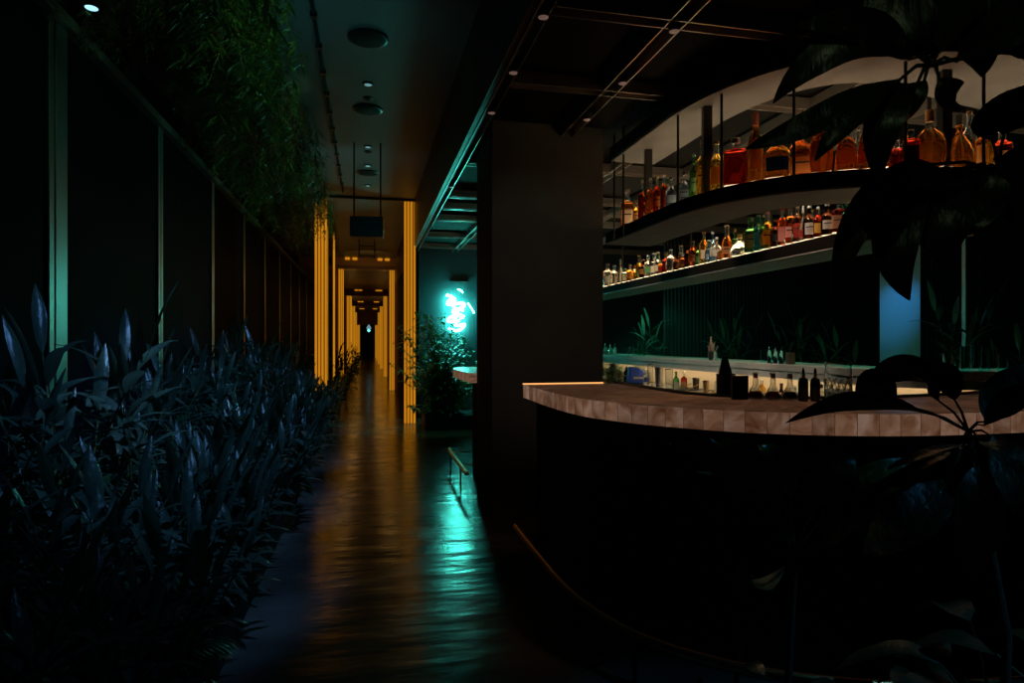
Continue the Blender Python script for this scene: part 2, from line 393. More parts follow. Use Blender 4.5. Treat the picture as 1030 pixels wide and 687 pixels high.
# ------------------------------------------------------------------ counter
outer = catmull([(.98, 4.0), (.98, 3.7), (.98, 3.36), (1.01, 2.97), (1.08, 2.76), (1.22, 2.52), (1.5, 2.24), (1.93, 2.06), (2.42, 2.02), (2.9, 2.06), (3.5, 2.2), (4.1, 2.5), (4.6, 3.0)])
ctr = empty('bar_counter', (.98, 4, 0), 0, 'curved bar counter topped with glowing pink brown onyx tiles on a black front', 'bar counter')
def loc(P, o): return [(p[0]-o.location.x, p[1]-o.location.y) for p in P]
def cpart(nm, a, b, z0, z1, m, parent, **k): return MB().sweep(loc(a, parent), loc(b, parent), z0, z1).build(nm, m, parent, **k)
cpart('counter_top', outer, offset(outer, .62), 1.015, 1.1, M['onyx'], ctr, bevel=.008)
cpart('bar_front', offset(outer, .09), offset(outer, .18), .0, 1.013, M['black'], ctr)
cpart('inner_wall', offset(outer, .54), offset(outer, .60), .0, 1.013, M['black'], ctr)
cpart('inner_rim', offset(outer, .625), offset(outer, .665), 1.03, 1.112, M['blackgloss'], ctr)
MB().box(.0, .55, -.004, .012, 1.1005, 1.106).build('light_strip', mat('counter strip', (1,.6,.3), .5, emit=(1,.42,.13), estr=1.6), ctr)
# second counter
o2 = [Vector(p) for p in ((.87, 5.52), (.86, 5.8), (.855, 6.0), (.85, 6.3), (.86, 6.55), (.92, 6.75), (1.05, 6.88), (1.3, 6.92), (2.2, 6.92))]
o2 = catmull(o2, 4)[::-1]
ct2 = empty('bar_counter', (.88, 4.72, 0), 0, 'small rounded onyx topped counter behind the grey pillar', 'bar counter')
cpart('counter_top', o2, offset(o2, .5), 1.015, 1.1, M['onyx'], ct2)
cpart('bar_front', offset(o2, .2), offset(o2, .26), 0, 1.013, M['black'], ct2)
# foot rails
def footrail(P, label, n):
    rt = empty('foot_rail', (P[0][0], P[0][1], 0), 0, label, 'foot rail')
    L0 = Vector((P[0][0], P[0][1], 0))
    MB().tube([Vector((p[0], p[1], .2))-L0 for p in P], .021, 10).build('rail_tube', M['brass'], rt, smooth=True)
    for k in range(n):
        i = int((k+.5)*(len(P)-1)/n); p = Vector((P[i][0], P[i][1], 0))-L0
        MB().tube([p+Vector((0, 0, .19)), p], .009).build('post', M['rod'], rt)
        t = (P[i+1]-P[i-1]).normalized(); nn = Vector((-t[1], t[0], 0))
        MB().tube([p+Vector((0, 0, .2)), p+nn*.2+Vector((0, 0, .2))], .007).build('bracket', M['brass'], rt)
rp = catmull([(.92, 3.95), (.92, 3.3), (.93, 2.88), (.98, 2.58), (1.08, 2.33), (1.25, 2.12), (1.5, 1.94), (1.9, 1.8), (2.5, 1.76), (3.1, 1.85)], 4)
footrail(rp, 'brass foot rail curving round the base of the main bar', 6)
r2 = [Vector(p) for p in ((.86, 5.6), (.86, 5.9), (.86, 6.2), (.86, 6.5), (.86, 6.75), (.87, 6.95))]
footrail([p for p in catmull(r2, 3)][::-1], 'short brass foot rail at the counter behind the pillar', 2)

# ------------------------------------------------------------------ hanging shelves
ring = catmull([(1.97, 5.1), (1.97, 4.6), (1.97, 4.1), (1.985, 3.75), (2.06, 3.42), (2.25, 3.12), (2.55, 2.9), (3.0, 2.75), (3.5, 2.68), (4.2, 2.66), (5.2, 2.66)])
rk = empty('hanging_shelf', (1.97, 5.1, 2.2), 0, 'curved upper bottle shelf hung from rods with a pale underside', 'shelf')
def rpart(nm, a, b, z0, z1, m, parent, **k):
    zo = parent.location.z; return MB().sweep(loc(a, parent), loc(b, parent), z0-zo, z1-zo).build(nm, m, parent, **k)
wd = lambda t: .42 if t < .62 else .42+(t-.62)*1.1
rpart('shelf_board', ring, offset(ring, wd), 2.212, 2.296, M['shelf_dark'], rk)
rpart('underside_board', offset(ring, .006), offset(ring, lambda t: wd(t)-.006), 2.2, 2.211, M['shelf_under'], rk)
rpart('light_panel', offset(ring, .085), offset(ring, .30), 2.2965, 2.313, M['diff'], rk)
cring = catmull([(1.93, 4.9), (1.93, 4.5), (1.93, 4.1), (1.935, 3.74), (2.01, 3.36), (2.19, 3.0), (2.5, 2.76), (3.0, 2.63), (3.5, 2.62), (4.2, 2.62), (5.2, 2.62)])
cn = empty('shelf_canopy', (1.93, 4.9, 2.84), 0, 'curved canopy with pale lit underside above the upper bottle shelf', 'canopy')
rpart('fascia', cring, offset(cring, lambda t: .4 if t < .62 else .4+(t-.62)*1.2), 2.862, 2.96, M['black'], cn)
rpart('underside_board', offset(cring, .01), offset(cring, lambda t: (.4 if t < .62 else .4+(t-.62)*1.2)-.01), 2.85, 2.861, M['canopy_under'], cn)
for s, nm in ((617, 'thin rod holding the shelves at the pillar end'), (625, 'second thin shelf rod from the pillar'), (681, 'third thin shelf rod from the pillar'), (726, 'fourth thin shelf rod from the pillar, left of the red squat bottle'),
              (802, 'fifth thin shelf rod, in front of the long necked bottle'), (984, 'thin shelf rod near the right end beside cork stoppered bottles'), (918, 'sixth thin shelf rod, left of the round amber bottle')):
    best = min(offset(ring, -.008), key=lambda p: abs(((p[0]*CT-p[1]*ST)/(p[0]*ST+p[1]*CT))*F+515-s))
    o = MB().tube([(0, 0, 2.2), (0, 0, ZB+.05)], .0085).build('shelf_rod', M['rod']); o.location = (best[0], best[1], 0); tag(o, nm, 'rod', 'thin rods hanging the shelves')
for (px, py), nm in (((652, 151), 'square shelf post near the pillar end'), ((711, 108), 'square shelf post beside the yellow bottles'), ((950, 72), 'square shelf post behind the round amber bottles')):
    p = PZ(px, py, 2.85); o = MB().box(-.027, .027, -.027, .027, 2.297, ZB+.05).build('shelf_post', M['rod'], bevel=.003); o.location = (p.x, p.y, 0); o.rotation_euler.z = -.2
    tag(o, nm, 'post', 'square posts between shelf and ceiling')
# lower shelf
ls = [Vector((3.03, y)) for y in (9.6, 8, 6.5, 5, 4, 3.4, 3.05)]
lk = empty('hanging_shelf', (3.03, 9, 2.0), 0, 'straight lower bottle shelf running behind the curved one', 'shelf')
rpart('shelf_board', ls, offset(ls, .45), 2.012, 2.096, M['shelf_dark'], lk)
rpart('underside_board', offset(ls, .004), offset(ls, .446), 2.0, 2.011, M['shelf_under'], lk)
rpart('light_panel', offset(ls, .07), offset(ls, .40), 2.0965, 2.113, M['diff'], lk)
for y, nm in ((8.2, 'thin tube holding the lower shelf at its far end'), (6.3, 'thin tube holding the lower shelf behind the clear bottles'), (4.9, 'thin tube holding the lower shelf behind the green bottles'), (3.3, 'thin tube holding the lower shelf at its near end')):
    o = MB().tube([(0, 0, 2.1), (0, 0, ZB+.05)], .012).build('shelf_rod', M['rod']); o.location = (3.42, y, 0); tag(o, nm, 'rod', 'tubes hanging the lower shelf')

# ------------------------------------------------------------------ back bar
bb = catmull([(3.3, 10.4), (3.3, 8), (3.3, 6), (3.3, 4.4), (3.32, 3.8), (3.5, 3.35), (3.9, 3.1), (4.6, 3.0), (5.6, 3.0)], 4)
bk = empty('back_bar', (3.3, 10.4, 0), 0, 'long grey stone back bar with a lit cream niche under its top', 'back bar')
cpart('counter_top', bb, offset(bb, .5), 1.135, 1.19, M['counter_grey'], bk, bevel=.004)
cpart('fascia', offset(bb, .008), offset(bb, .03), 1.075, 1.134, M['counter_grey'], bk)
cpart('niche_wall', offset(bb, .26), offset(bb, .3), .86, 1.134, M['niche'], bk)
cpart('worktop', offset(bb, -.55), offset(bb, .3), .80, .855, M['steel'], bk)
cpart('cabinet_front', offset(bb, -.5), offset(bb, .45), 0, .798, M['black'], bk)
cpart('niche_light', offset(bb, .04), offset(bb, .075), 1.115, 1.133, M['led'], bk)

# ------------------------------------------------------------------ bottles
BC = {'amber': (.78,.27,.04), 'orange': (.82,.20,.03), 'red': (.50,.035,.015), 'yellow': (.85,.55,.10), 'clear': (.93,.95,.93), 'green': (.16,.40,.13),
      'teal': (.08,.45,.38), 'dark': (.10,.03,.015), 'brown': (.35,.10,.02), 'gold': (.85,.42,.05), 'blue': (.25,.5,.8), 'grey': (.25,.3,.38)}
BM = {k: glass('bottle '+k, v, .035 if k != 'clear' else .02, .05 if k not in ('clear',) else .03) for k, v in BC.items()}
LC = {'white': (.82,.76,.66), 'cream': (.75,.6,.38), 'black': (.02,.02,.02), 'blue': (.05,.12,.5), 'tan': (.55,.33,.16), 'pink': (.75,.42,.35), 'amber': (.5,.2,.05), 'grey': (.35,.42,.5), 'green': (.1,.25,.08), 'yellow': (.8,.6,.1), 'red': (.5,.04,.02), 'silver': (.7,.7,.68), 'cork': (.55,.33,.15), 'gold': (.8,.5,.15)}
LM = {k: mat('label '+k, v, .5, metal=(1 if k in ('silver', 'gold') else 0), noise=(tuple(x*.8 for x in v), 90)) for k, v in LC.items()}
for k in ('white','cream','tan','pink','amber','yellow','grey','blue','red'):
    nt = LM[k].node_tree; b = nt.nodes['Principled BSDF']; out = nt.nodes['Material Output']
    t = nt.nodes.new('ShaderNodeBsdfTranslucent'); t.inputs['Color'].default_value = (*LC[k], 1); mx = nt.nodes.new('ShaderNodeMixShader'); mx.inputs[0].default_value = .6
    nt.links.new(b.outputs[0], mx.inputs[1]); nt.links.new(t.outputs[0], mx.inputs[2]); nt.links.new(mx.outputs[0], out.inputs[0])
PROF = {  # (r, z) with body radius 1, height 1
 'round': ([(.9,0),(1,.02),(1,.52),(.93,.60),(.55,.68),(.34,.74),(.32,.93)], 2, 1, (.12,.48)),
 'wine': ([(.9,0),(1,.02),(1,.56),(.85,.64),(.42,.74),(.36,.80),(.36,.95)], 2, 1, (.14,.50)),
 'square': ([(.92,0),(1,.02),(1,.58),(.93,.63),(.5,.68),(.36,.72),(.34,.9)], 5, .8, (.1,.5)),
 'flask': ([(.6,0),(.85,.02),(1,.2),(.98,.42),(.8,.56),(.4,.66),(.26,.70),(.24,.92)], 2.4, .5, (.16,.44)),
 'arch': ([(.95,0),(1,.02),(1,.36),(.93,.50),(.70,.58),(.38,.64),(.2,.68),(.18,.92)], 3, .6, (.1,.42)),
 'decanter': ([(.8,0),(1,.03),(.98,.3),(.7,.48),(.3,.62),(.2,.7),(.24,.8)], 2, 1, (.1,.32)),
 'squat': ([(.95,0),(1,.02),(1,.66),(.94,.72),(.4,.77),(.34,.88)], 6, .8, (.14,.58)),
 'slim': ([(.9,0),(1,.015),(1,.45),(.8,.56),(.5,.66),(.42,.95)], 2, 1, (.1,.4)),
 'taper': ([(1,0),(1.02,.02),(.86,.42),(.78,.58),(.62,.66),(.36,.72),(.34,.88)], 4, .7, (.08,.46)),
}
def bottle(x, y, z, h, w_, kind, col, lab, cap, label, group, neckwrap=None, capr=1.15):
    rt = empty('bottle', (x, y, z), math.atan2(-x, y)+R.uniform(-.15, .15), label, 'bottle', group)
    pr, p, sy, (l0, l1) = PROF[kind]; r = w_/2
    fl = R.choice((len(pr)-3, len(pr)-2, len(pr)-2)); fl = len(pr)-1 if kind == 'decanter' else fl
    MB().lathe([(a*r, b*h) for a, b in pr[:fl+1]], 24, 1, sy, p).build('bottle_body', BM[col], rt, smooth=True)
    if fl < len(pr)-1: MB().lathe([(a*r, b*h+(.0006 if k == 0 else 0)) for k, (a, b) in enumerate(pr[fl:])], 24, 1, sy, p).build('bottle_neck', BM['clear' if col not in ('green','teal','dark','blue') else col], rt, smooth=True)
    topr = pr[-1][0]*r; ztop = pr[-1][1]*h
    if lab:
        la = R.uniform(.6, .95); l0 += R.uniform(-.02, .06); l1 -= R.uniform(-.02, .08)
        prof = [(a*r, b*h) for a, b in pr if l0 < b < l1]
        def rad(z):
            for (a, b), (c, d) in zip(pr, pr[1:]):
                if b <= z <= d: return (a+(c-a)*(z-b)/(d-b))*r
            return r
        zs = [l0+(l1-l0)*k/4 for k in range(5)]
        MB().lathe([(rad(q)*1.015, q*h) for q in zs], 14, 1, sy, p, a0=-PI/2-la, a1=-PI/2+la).build('paper_label', LM[lab], rt, smooth=True, solid=.0006)
        if R.random() < .5:
            q = (l0*.4+l1*.6); MB().lathe([(rad(q)*1.03, q*h), (rad(q+.03)*1.03, (q+.03)*h)], 10, 1, sy, p, a0=-PI/2-.6, a1=-PI/2+.6).build('label_band', LM['black' if lab not in ('black',) else 'gold'], rt, smooth=True, solid=.0005)
    if neckwrap:
        MB().lathe([(topr*1.12, ztop-.13*h), (topr*1.12, ztop-.002)], 16).build('neck_wrap', LM[neckwrap], rt, smooth=True)
    if cap:
        MB().lathe([(topr*capr, ztop+.0005), (topr*capr, h*.985), (topr*capr*.85, h)], 16).build('bottle_cap', LM[cap], rt, smooth=True)
    return rt
UG = 'bottles on the curved upper shelf'
up = [ # px, base, top, width px, kind, col, label, cap, desc
 (631,228,190,13,'square','amber','white','silver','squat amber bottle with white label at the pillar end of the upper shelf',None),
 (640,225,205,7,'round','gold','cream','gold','short gold bottle tucked beside the white labelled one',None),
 (646,220,180,8,'round','red',None,'silver','slim red orange bottle with silver cap, first of the red row',None),
 (654,216,177,8,'round','orange',None,'silver','slim orange bottle with silver cap, second of the red row',None),
 (661,213,176,8,'round','red','amber','cork','slim red bottle with cork cap, third of the red row',None),
 (668,209,173,8,'wine','brown','red','cork','dark red bottle with tall cork cap, last of the red row',None),
 (675,207,176,11,'flask','grey','grey','black','blue grey round flask, left of the thin rod',None),
 (688,202,172,11,'flask','grey','grey','black','blue grey round flask, right of the thin rod',None),
 (698,199,152,9,'wine','green','green','silver','green bottle with pale cap behind the yellow ones',None),
 (707,196,140,14,'round','yellow','cream','cork','tall yellow bottle with amber cap, left of the yellow pair',None),
 (721,192,142,14,'round','yellow','tan','gold','tall yellow bottle with round tan label, right of the yellow pair',None),
 (740,187,139,23,'squat','red',None,'silver','wide squat crimson bottle with a glass stopper',None),
 (760,183,113,15,'wine','amber','tan','pink','tall bottle with pale pink neck wrap and tan label','pink'),
 (782,179,128,25,'arch','amber','blue','cork','broad shouldered amber bottle with a dark blue label',None),
 (805,176,117,25,'arch','orange','amber','red','amber bottle with a long red neck behind the thin rod','red'),
 (826,172,108,22,'flask','orange',None,'grey','round orange bottle with a pale blue stopper',None),
 (851,169,122,21,'taper','orange','tan','silver','orange bottle with tan label and silver ball stopper',None),
 (863,167,119,10,'round','clear','white','silver','clear bottle with silver cap half hidden behind others',None),
 (878,167,108,29,'taper','amber','amber','orange' if 0 else 'gold','large wide amber bottle with embossed front',None),
 (902,164,128,16,'round','red',None,'black','red bottle behind the drooping leaf tips',None),
 (916,163,124,16,'squat','red','black','black','short red bottle with dark label, left of the round amber one',None),
 (935,163,104,29,'flask','amber','brown' if 0 else None,'cork','round amber bottle with cork neck and thin red band','cork'),
 (965,162,108,25,'decanter','amber',None,'silver','amber decanter with a round glass stopper',None),
 (975,160,97,13,'wine','clear',None,'cork','tall clear bottle with cork top behind the decanter',None),
 (990,160,112,16,'round','gold','cream','cork','gold bottle with cork top at the right, beside the decanter',None),
 (1008,160,112,18,'square','red','tan','silver','red bottle behind leaves near the right edge of the shelf',None),
]
for (px, b_, t_, wp, kd, cl, lb, cp, ds, nw) in up:
    # stand on the shelf: follow the ring at the bottle's bearing, a little in from its edge
    zt = 2.3135
    cen = offset(ring, .10 if wp > 9 else .09)
    best = None
    r = (px-515)/F
    pts = []
    for a, b in zip(cen, cen[1:]):
        fa = (a[0]*CT-a[1]*ST)-r*(a[0]*ST+a[1]*CT); fb = (b[0]*CT-b[1]*ST)-r*(b[0]*ST+b[1]*CT)
        if fa*fb <= 0: pts.append(a.lerp(b, fa/(fa-fb) if fa != fb else 0))
    p = min(pts, key=lambda q: q.length) if pts else Vector(PZ(px, b_, zt).xy)
    d = p[0]*ST+p[1]*CT
    if 'behind' in ds: 
        p = p*(1+.1/d); d += .1
    h = (b_-t_)*d/F; wm = wp*d/F
    bottle(p[0], p[1], zt, h, wm, kd, cl, lb, cp, ds, UG, nw)
LG = 'bottles on the straight lower shelf'
lo = [
 (611,266,7,'square','clear','silver','silver','clear square bottle at the pillar end of the lower shelf'),
 (618,268,7,'round','clear',None,'silver','second clear bottle from the pillar, lower shelf'),
 (624,262,6,'decanter','clear',None,'silver','clear bottle with pointed stopper, lower shelf'),
 (629,271,6,'square','clear','white','silver','fourth clear bottle from the pillar with white label'),
 (634,268,6,'round','gold','cream','gold','pale gold bottle next to the clear group'),
 (639,268,6,'slim','gold',None,'black','first slim amber bottle beside the clear group'),
 (643,258,6,'slim','yellow','green','yellow','slim amber bottle with bright yellow cap'),
 (647,262,7,'round','dark','amber','gold','dark brown bottle with gold cap'),
 (652,258,7,'round','clear','green','silver','clear bottle with a pale green label'),
 (658,256,6,'slim','clear','white','white','first of two tall clear bottles with white caps'),
 (662,255,6,'slim','clear','white','white','second of two tall clear bottles with white caps'),
 (666,262,6,'round','orange','red','black','short orange bottle in front of the silver one'),
 (670,256,6,'round','red','red','gold','slim red bottle with pink label'),
 (675,252,8,'round','clear','silver','silver','tall silver white bottle'),
 (681,259,6,'round','dark','tan','black','short dark bottle with square tan label'),
 (687,257,7,'square','brown','cream','silver','brown bottle with wide cream label'),
 (692,248,6,'wine','dark','red','red','tall dark red bottle'),
 (697,244,7,'wine','brown','pink','cork','tall brown bottle with cork top and pink label'),
 (703,246,6,'slim','green','green','green','slim green bottle'),
 (708,234,7,'wine','yellow','white','pink','yellow bottle with pink cap and white label'),
 (713,243,6,'slim','blue','grey','silver','slim pale blue bottle'),
 (717,235,6,'round','blue','white','silver','pale blue bottle with white label'),
 (721,240,9,'flask','clear','white','silver','clear round flask with white ring'),
 (725,250,6,'round','brown','amber',None,'tiny round brown bottle before the clear flask'),
 (731,228,8,'slim','amber','tan','cork','tall slim amber bottle'),
 (744,237,14,'decanter','clear','silver','gold','wide clear cut decanter with gold stopper'),
 (755,221,10,'square','green','tan','green','green bottle with a large brown label'),
 (763,218,8,'wine','teal','grey','silver','teal bottle with grey cap'),
 (768,218,6,'round','teal','tan','silver','teal bottle with round gold seal'),
 (772,215,9,'round','gold','yellow','pink','gold bottle with pink cap'),
 (780,223,8,'wine','dark','dark' if 0 else 'black','cork','dark bottle with tan cap'),
 (787,205,8,'square','orange','pink','red','orange bottle with tall pink label, first of the pair'),
 (795,205,8,'square','orange','pink','red','orange bottle with tall pink label, second of the pair'),
 (802,208,8,'round','brown','red','silver','red brown bottle with round seal'),
 (808,209,7,'decanter','clear','red','silver','clear topped bottle with red label'),
 (814,209,9,'round','dark','white','silver','dark bottle with white centre stripe, first of two'),
 (823,210,7,'round','red','yellow','silver','red bottle with yellow seal'),
 (832,207,9,'round','dark','white','silver','dark bottle with white centre stripe, second of two'),
 (844,205,10,'squat','red','cream','teal' if 0 else 'black','squat red bottle with cream label'),
 (853,206,8,'square','teal','green','green','teal square bottle'),
 (864,204,11,'arch','orange','tan','cork','orange arched bottle before the leaf'),
 (876,207,9,'round','amber','cream','gold','amber bottle just behind the drooping leaf'),
 (888,206,9,'round','yellow','white','gold','yellow bottle beyond the drooping leaf'),
]
for (px, t_, wp, kd, cl, lb, cp, ds) in lo:
    r = (px-515)/F; X = 3.03+.075; Y = X*(CT-r*ST)/(ST+r*CT); d = X*ST+Y*CT
    by = 343.5-(2.1-H)*F/d
    bottle(X, Y, 2.1135, min(.3, (by-t_)*d/F), wp*1.3*d/F, kd, cl, lb, cp, ds+(' on the lower shelf' if 'lower shelf' not in ds else ''), LG)
# second row of shorter bottles behind, lower shelf
names2 = ['amber', 'clear', 'green', 'brown', 'red', 'gold', 'teal', 'orange']
for k in range(16):
    Y = 8.6-k*.34; c = names2[(k*5) % 8]
    bottle(3.26, Y, 2.1135, R.uniform(.24, .29), R.uniform(.065, .085), ['round', 'wine', 'square', 'slim'][k % 4], c, ['white', 'tan', 'cream', 'black'][k % 4], ['silver', 'gold', 'black'][k % 3],
           'bottle of the back row, half hidden behind the front bottles of the lower shelf', 'back row bottles on the lower shelf')

# ------------------------------------------------------------------ things on the counter
def on_counter(px, inward=.55):
    cen = offset(outer, inward); r = (px-515)/F; out = []
    for a, b in zip(cen, cen[1:]):
        fa = (a[0]*CT-a[1]*ST)-r*(a[0]*ST+a[1]*CT); fb = (b[0]*CT-b[1]*ST)-r*(b[0]*ST+b[1]*CT)
        if fa*fb <= 0: out.append(a.lerp(b, fa/(fa-fb) if fa != fb else 0))
    p = min(out, key=lambda q: q.length); return p, p[0]*ST+p[1]*CT
dk = glass('dark red syrup', (.28,.03,.015), .05, .1)
for i, px in enumerate((760, 777.5, 794.5)):
    p, d = on_counter(px); s = d/F
    rt = empty('carafe', (p[0], p[1], 1.1), 0, ['conical glass carafe of red syrup beside the black box', 'middle conical glass carafe of red syrup', 'conical carafe of dark syrup beside the dropper bottles'][i], 'carafe', 'conical glass carafes on the bar')
    MB().lathe([(5.5*s, 0), (8*s, 1.2*s), (8.2*s, 4*s), (2.7*s, 15*s), (2.2*s, 25*s), (2.5*s, 28*s), (2.2*s, 28*s), (2*s, 25*s), (2.4*s, 15*s), (7.7*s, 4*s), (7.3*s, 1.6*s)], 24).build('carafe_glass', M['clearglass'], rt, smooth=True)
    MB().lathe([(6.6*s, 1.8*s), (7.3*s, 4*s), (5*s, 8.5*s)], 24).build('syrup', dk if i < 2 else BM['dark'], rt, smooth=True)
    MB().lathe([(2.4*s, 22*s), (2.3*s, 27*s)], 16).build('collar', LM['pink'], rt, smooth=True)
p, d = on_counter(744, .53); s = d/F
rt = empty('menu_box', (p[0], p[1], 1.1), -.35, 'upright black box left of the conical carafes', 'box')
MB().box(-8*s, 8*s, -3*s, 3*s, 0, 24*s).build('box_shell', M['wood'], rt, bevel=.003)
MB().box(-7.4*s, 7.4*s, -3.3*s, -3.05*s, .6*s, 23.4*s).build('front_panel', M['black'], rt)
for i, px in enumerate((808, 820)):
    p, d = on_counter(px, .52); s = d/F
    rt = empty('dropper_bottle', (p[0], p[1], 1.1), 0, ['dark dropper bottle next to the carafes', 'dark dropper bottle next to the cut mixing glass'][i], 'bottle', 'dark dropper bottles')
    MB().lathe([(4.3*s, 0), (4.8*s, .6*s), (4.8*s, 19*s), (4*s, 22.5*s), (1.9*s, 24*s)], 20).build('bottle_glass', mat('smoked glass', (.02,.012,.01), .15), rt, smooth=True)
    MB().lathe([(1.9*s, 24.1*s), (1.9*s, 27*s)], 14).build('copper_collar', M['brass'], rt, smooth=True)
    MB().lathe([(1.2*s, 27.1*s), (1.5*s, 29*s), (1*s, 32.5*s), (.4*s, 33.5*s)], 12).build('rubber_bulb', M['black'], rt, smooth=True)
p, d = on_counter(843, .50); s = d/F
rt = empty('mixing_glass', (p[0], p[1], 1.1), 0, 'tall cut crystal mixing glass standing on the counter', 'mixing glass')
me = MB(); n = 48; prof = [(11.5, 0), (12.3, 1), (12.3, 14), (12.3, 26), (12.3, 39.5), (11.3, 39.5), (11.3, 26), (11.3, 3), (0.4, 3)]
me.lathe([(a*s, b*s) for a, b in prof], n).build('glass_wall', M['clearglass'], rt, smooth=True)
for k in range(12):
    a = k*2*PI/12; 
    for dr in (1, -1):
        pts = [(12.5*s*math.cos(a+dr*t*.52), 12.5*s*math.sin(a+dr*t*.52), (5+18*t)*s) for t in (0, .25, .5, .75, 1)]
        MB().tube(pts, .45*s, 5).build('cut_line', LM['silver'], rt, smooth=True)  # cuts made of silver metal to imitate the sparkle of the crystal
MB().lathe([(12.5*s, 38.6*s), (12.5*s, 39.7*s)], 40, caps=False).build('rim', M['brass'], rt, smooth=True, solid=.001)
# plant-topped shaker / tall dark ice bucket at inner rim
p = PD(730, 392, 3.45)
rt = empty('ice_bucket', (p.x, p.y, .856), 0, 'steel bucket holding a dark wrapped bottle behind the counter', 'bucket')
p.z = .856
MB().lathe([(.03, 0), (.045, .01), (.05, .34), (.053, .345), (.047, .345), (.042, .02)], 28).build('bucket_body', M['steel'], rt, smooth=True)
MB().lathe([(.034, .03), (.034, .36), (.02, .42), (.012, .44)], 18, c=(-.004, 0, 0)).build('wrapped_bottle', M['blackgloss'], rt, smooth=True)

# things on the back bar (z 1.19) --------------------------------------------------
def on_back(px, off=.1, X0=3.3):
    r = (px-515)/F; cen = offset(bb, off); out = []
    for a, b in zip(cen, cen[1:]):
        fa = (a[0]*CT-a[1]*ST)-r*(a[0]*ST+a[1]*CT); fb = (b[0]*CT-b[1]*ST)-r*(b[0]*ST+b[1]*CT)
        if fa*fb <= 0: out.append(a.lerp(b, fa/(fa-fb) if fa != fb else 0))
    p = min(out, key=lambda q: q.length); return p, p[0]*ST+p[1]*CT
def tumbler(px, hpx, wpx, ds, grp, off=.1, cone=1.0, m=None, zz=1.19, nm='tumbler', stick=None):
    p, d = on_back(px, off); s = d/F; r = wpx/2*s; h = hpx*s
    rt = empty(nm, (p[0], p[1], zz), 0, ds, 'glass', grp)
    MB().lathe([(r*cone, 0), (r, h), (r*.9, h), (r*cone*.88, h*.06)], 20).build('glass_wall', m or M['clearglass'], rt, smooth=True)
    if stick:
        for k in range(4):
            a = k*1.6; MB().tube([(r*.3*math.cos(a), r*.3*math.sin(a), h*.08), (r*1.1*math.cos(a), r*1.1*math.sin(a), h*1.15)], r*.07, 5).build('stirrer', stick, rt)
    return rt
tl = glass('teal tinted glass', (.5,.95,.9), .03)
for i, px in enumerate((609, 614, 618.5)): 
    p, d = on_back(px); s = d/F
    rt = empty('pourer_bottle', (p[0], p[1], 1.19), 0, ['small bottle with spout touching the pillar edge', 'small spouted bottle, middle of three by the pillar', 'small spouted bottle, third from the pillar'][i], 'bottle', 'small spouted bottles by the pillar')
    MB().lathe([(2*s, 0), (2*s, 5*s), (.8*s, 8*s)], 14).build('bottle_glass', M['clearglass'], rt, smooth=True)
    MB().lathe([(.6*s, 8.1*s), (.3*s, 12*s)], 10).build('spout', M['steel'], rt, smooth=True)
tumbler(632, 9, 5, 'v shaped clear glass on the back bar near the pillar', 'glasses on the back bar', cone=.3, nm='cocktail_glass')
tumbler(637, 9, 5, 'second v shaped clear glass, left of the tall tumblers', 'glasses on the back bar', cone=.3, nm='cocktail_glass')
tumbler(641, 15, 5, 'tall teal lit tumbler, left of a pair', 'glasses on the back bar', m=tl)
tumbler(646, 15, 5, 'tall teal lit tumbler, right of a pair', 'glasses on the back bar', m=tl)
# tool caddy
p, d = on_back(717, .05); s = d/F
rt = empty('tool_caddy', (p[0], p[1], 1.19), 0, 'bar caddy of tongs and spoons on the back bar', 'caddy')
MB().lathe([(4*s, 0), (5*s, 9*s), (4.5*s, 9*s), (3.6*s, .6*s)], 18).build('cup', M['steel'], rt, smooth=True)
for k in range(7):
    a = k*.9; MB().tube([(0, 0, 2*s), (3.5*s*math.cos(a), 3.5*s*math.sin(a), 11*s), (5.5*s*math.cos(a), 5.5*s*math.sin(a), (15+2*(k % 3))*s)], .45*s, 6).build('bar_tool', M['brass'] if k % 2 else M['steel'], rt, smooth=True)
MB().lathe([(2.4*s, 0), (2.6*s, 14*s), (1.1*s, 19*s), (.9*s, 24*s)], 14, c=(-1.5*s, 1*s, 0)).build('tall_shaker', LM['pink'], rt, smooth=True)
for i, px in enumerate((774, 780, 786)):
    p, d = on_back(px, .08); s = d/F
    rt = empty('pourer_bottle', (p[0], p[1], 1.19), 0, f'{ny[i]} of three clear spiked bottles on the back bar behind the carafes', 'bottle', 'clear spiked bottles on the back bar')
    MB().lathe([(2.3*s, 0), (2.5*s, .5*s), (2.3*s, 7*s), (1.8*s, 11*s), (.8*s, 13*s)], 16).build('bottle_glass', M['clearglass'], rt, smooth=True)
    MB().lathe([(.8*s, 13.1*s), (.35*s, 17.5*s)], 10).build('spout', M['steel'], rt, smooth=True)
tumbler(767.5, 14, 5, 'narrow tumbler left of the spiked bottles', 'glasses on the back bar', m=tl)
tumbler(789, 14, 4, 'narrow tumbler right of the spiked bottles', 'glasses on the back bar', m=tl)
p, d = on_back(795, .08); s = d/F
o = MB().box(-3.5*s, 3.5*s, -3*s, 3*s, 0, 12*s).build('wooden_box', M['wood'], bevel=.003); o.location = (p[0], p[1], 1.19); tag(o, 'small brown wooden box on the back bar behind the dark bottles', 'box')
tumbler(955, 18, 13, 'wide clear glass full of stirrers on the back bar', 'glasses on the back bar', cone=.75, nm='stirrer_glass', stick=M['brass'])
for i, (px, hh) in enumerate(((970, 25), (981, 26), (990, 25), (999, 22), (1009, 15))):
    o = tumbler(px, hh, 8.5, f'{ny[i]} tall ribbed tumbler in the row right of the stirrer glass', 'tall tumblers at the right', m=tl if i % 2 == 0 else M['clearglass'])
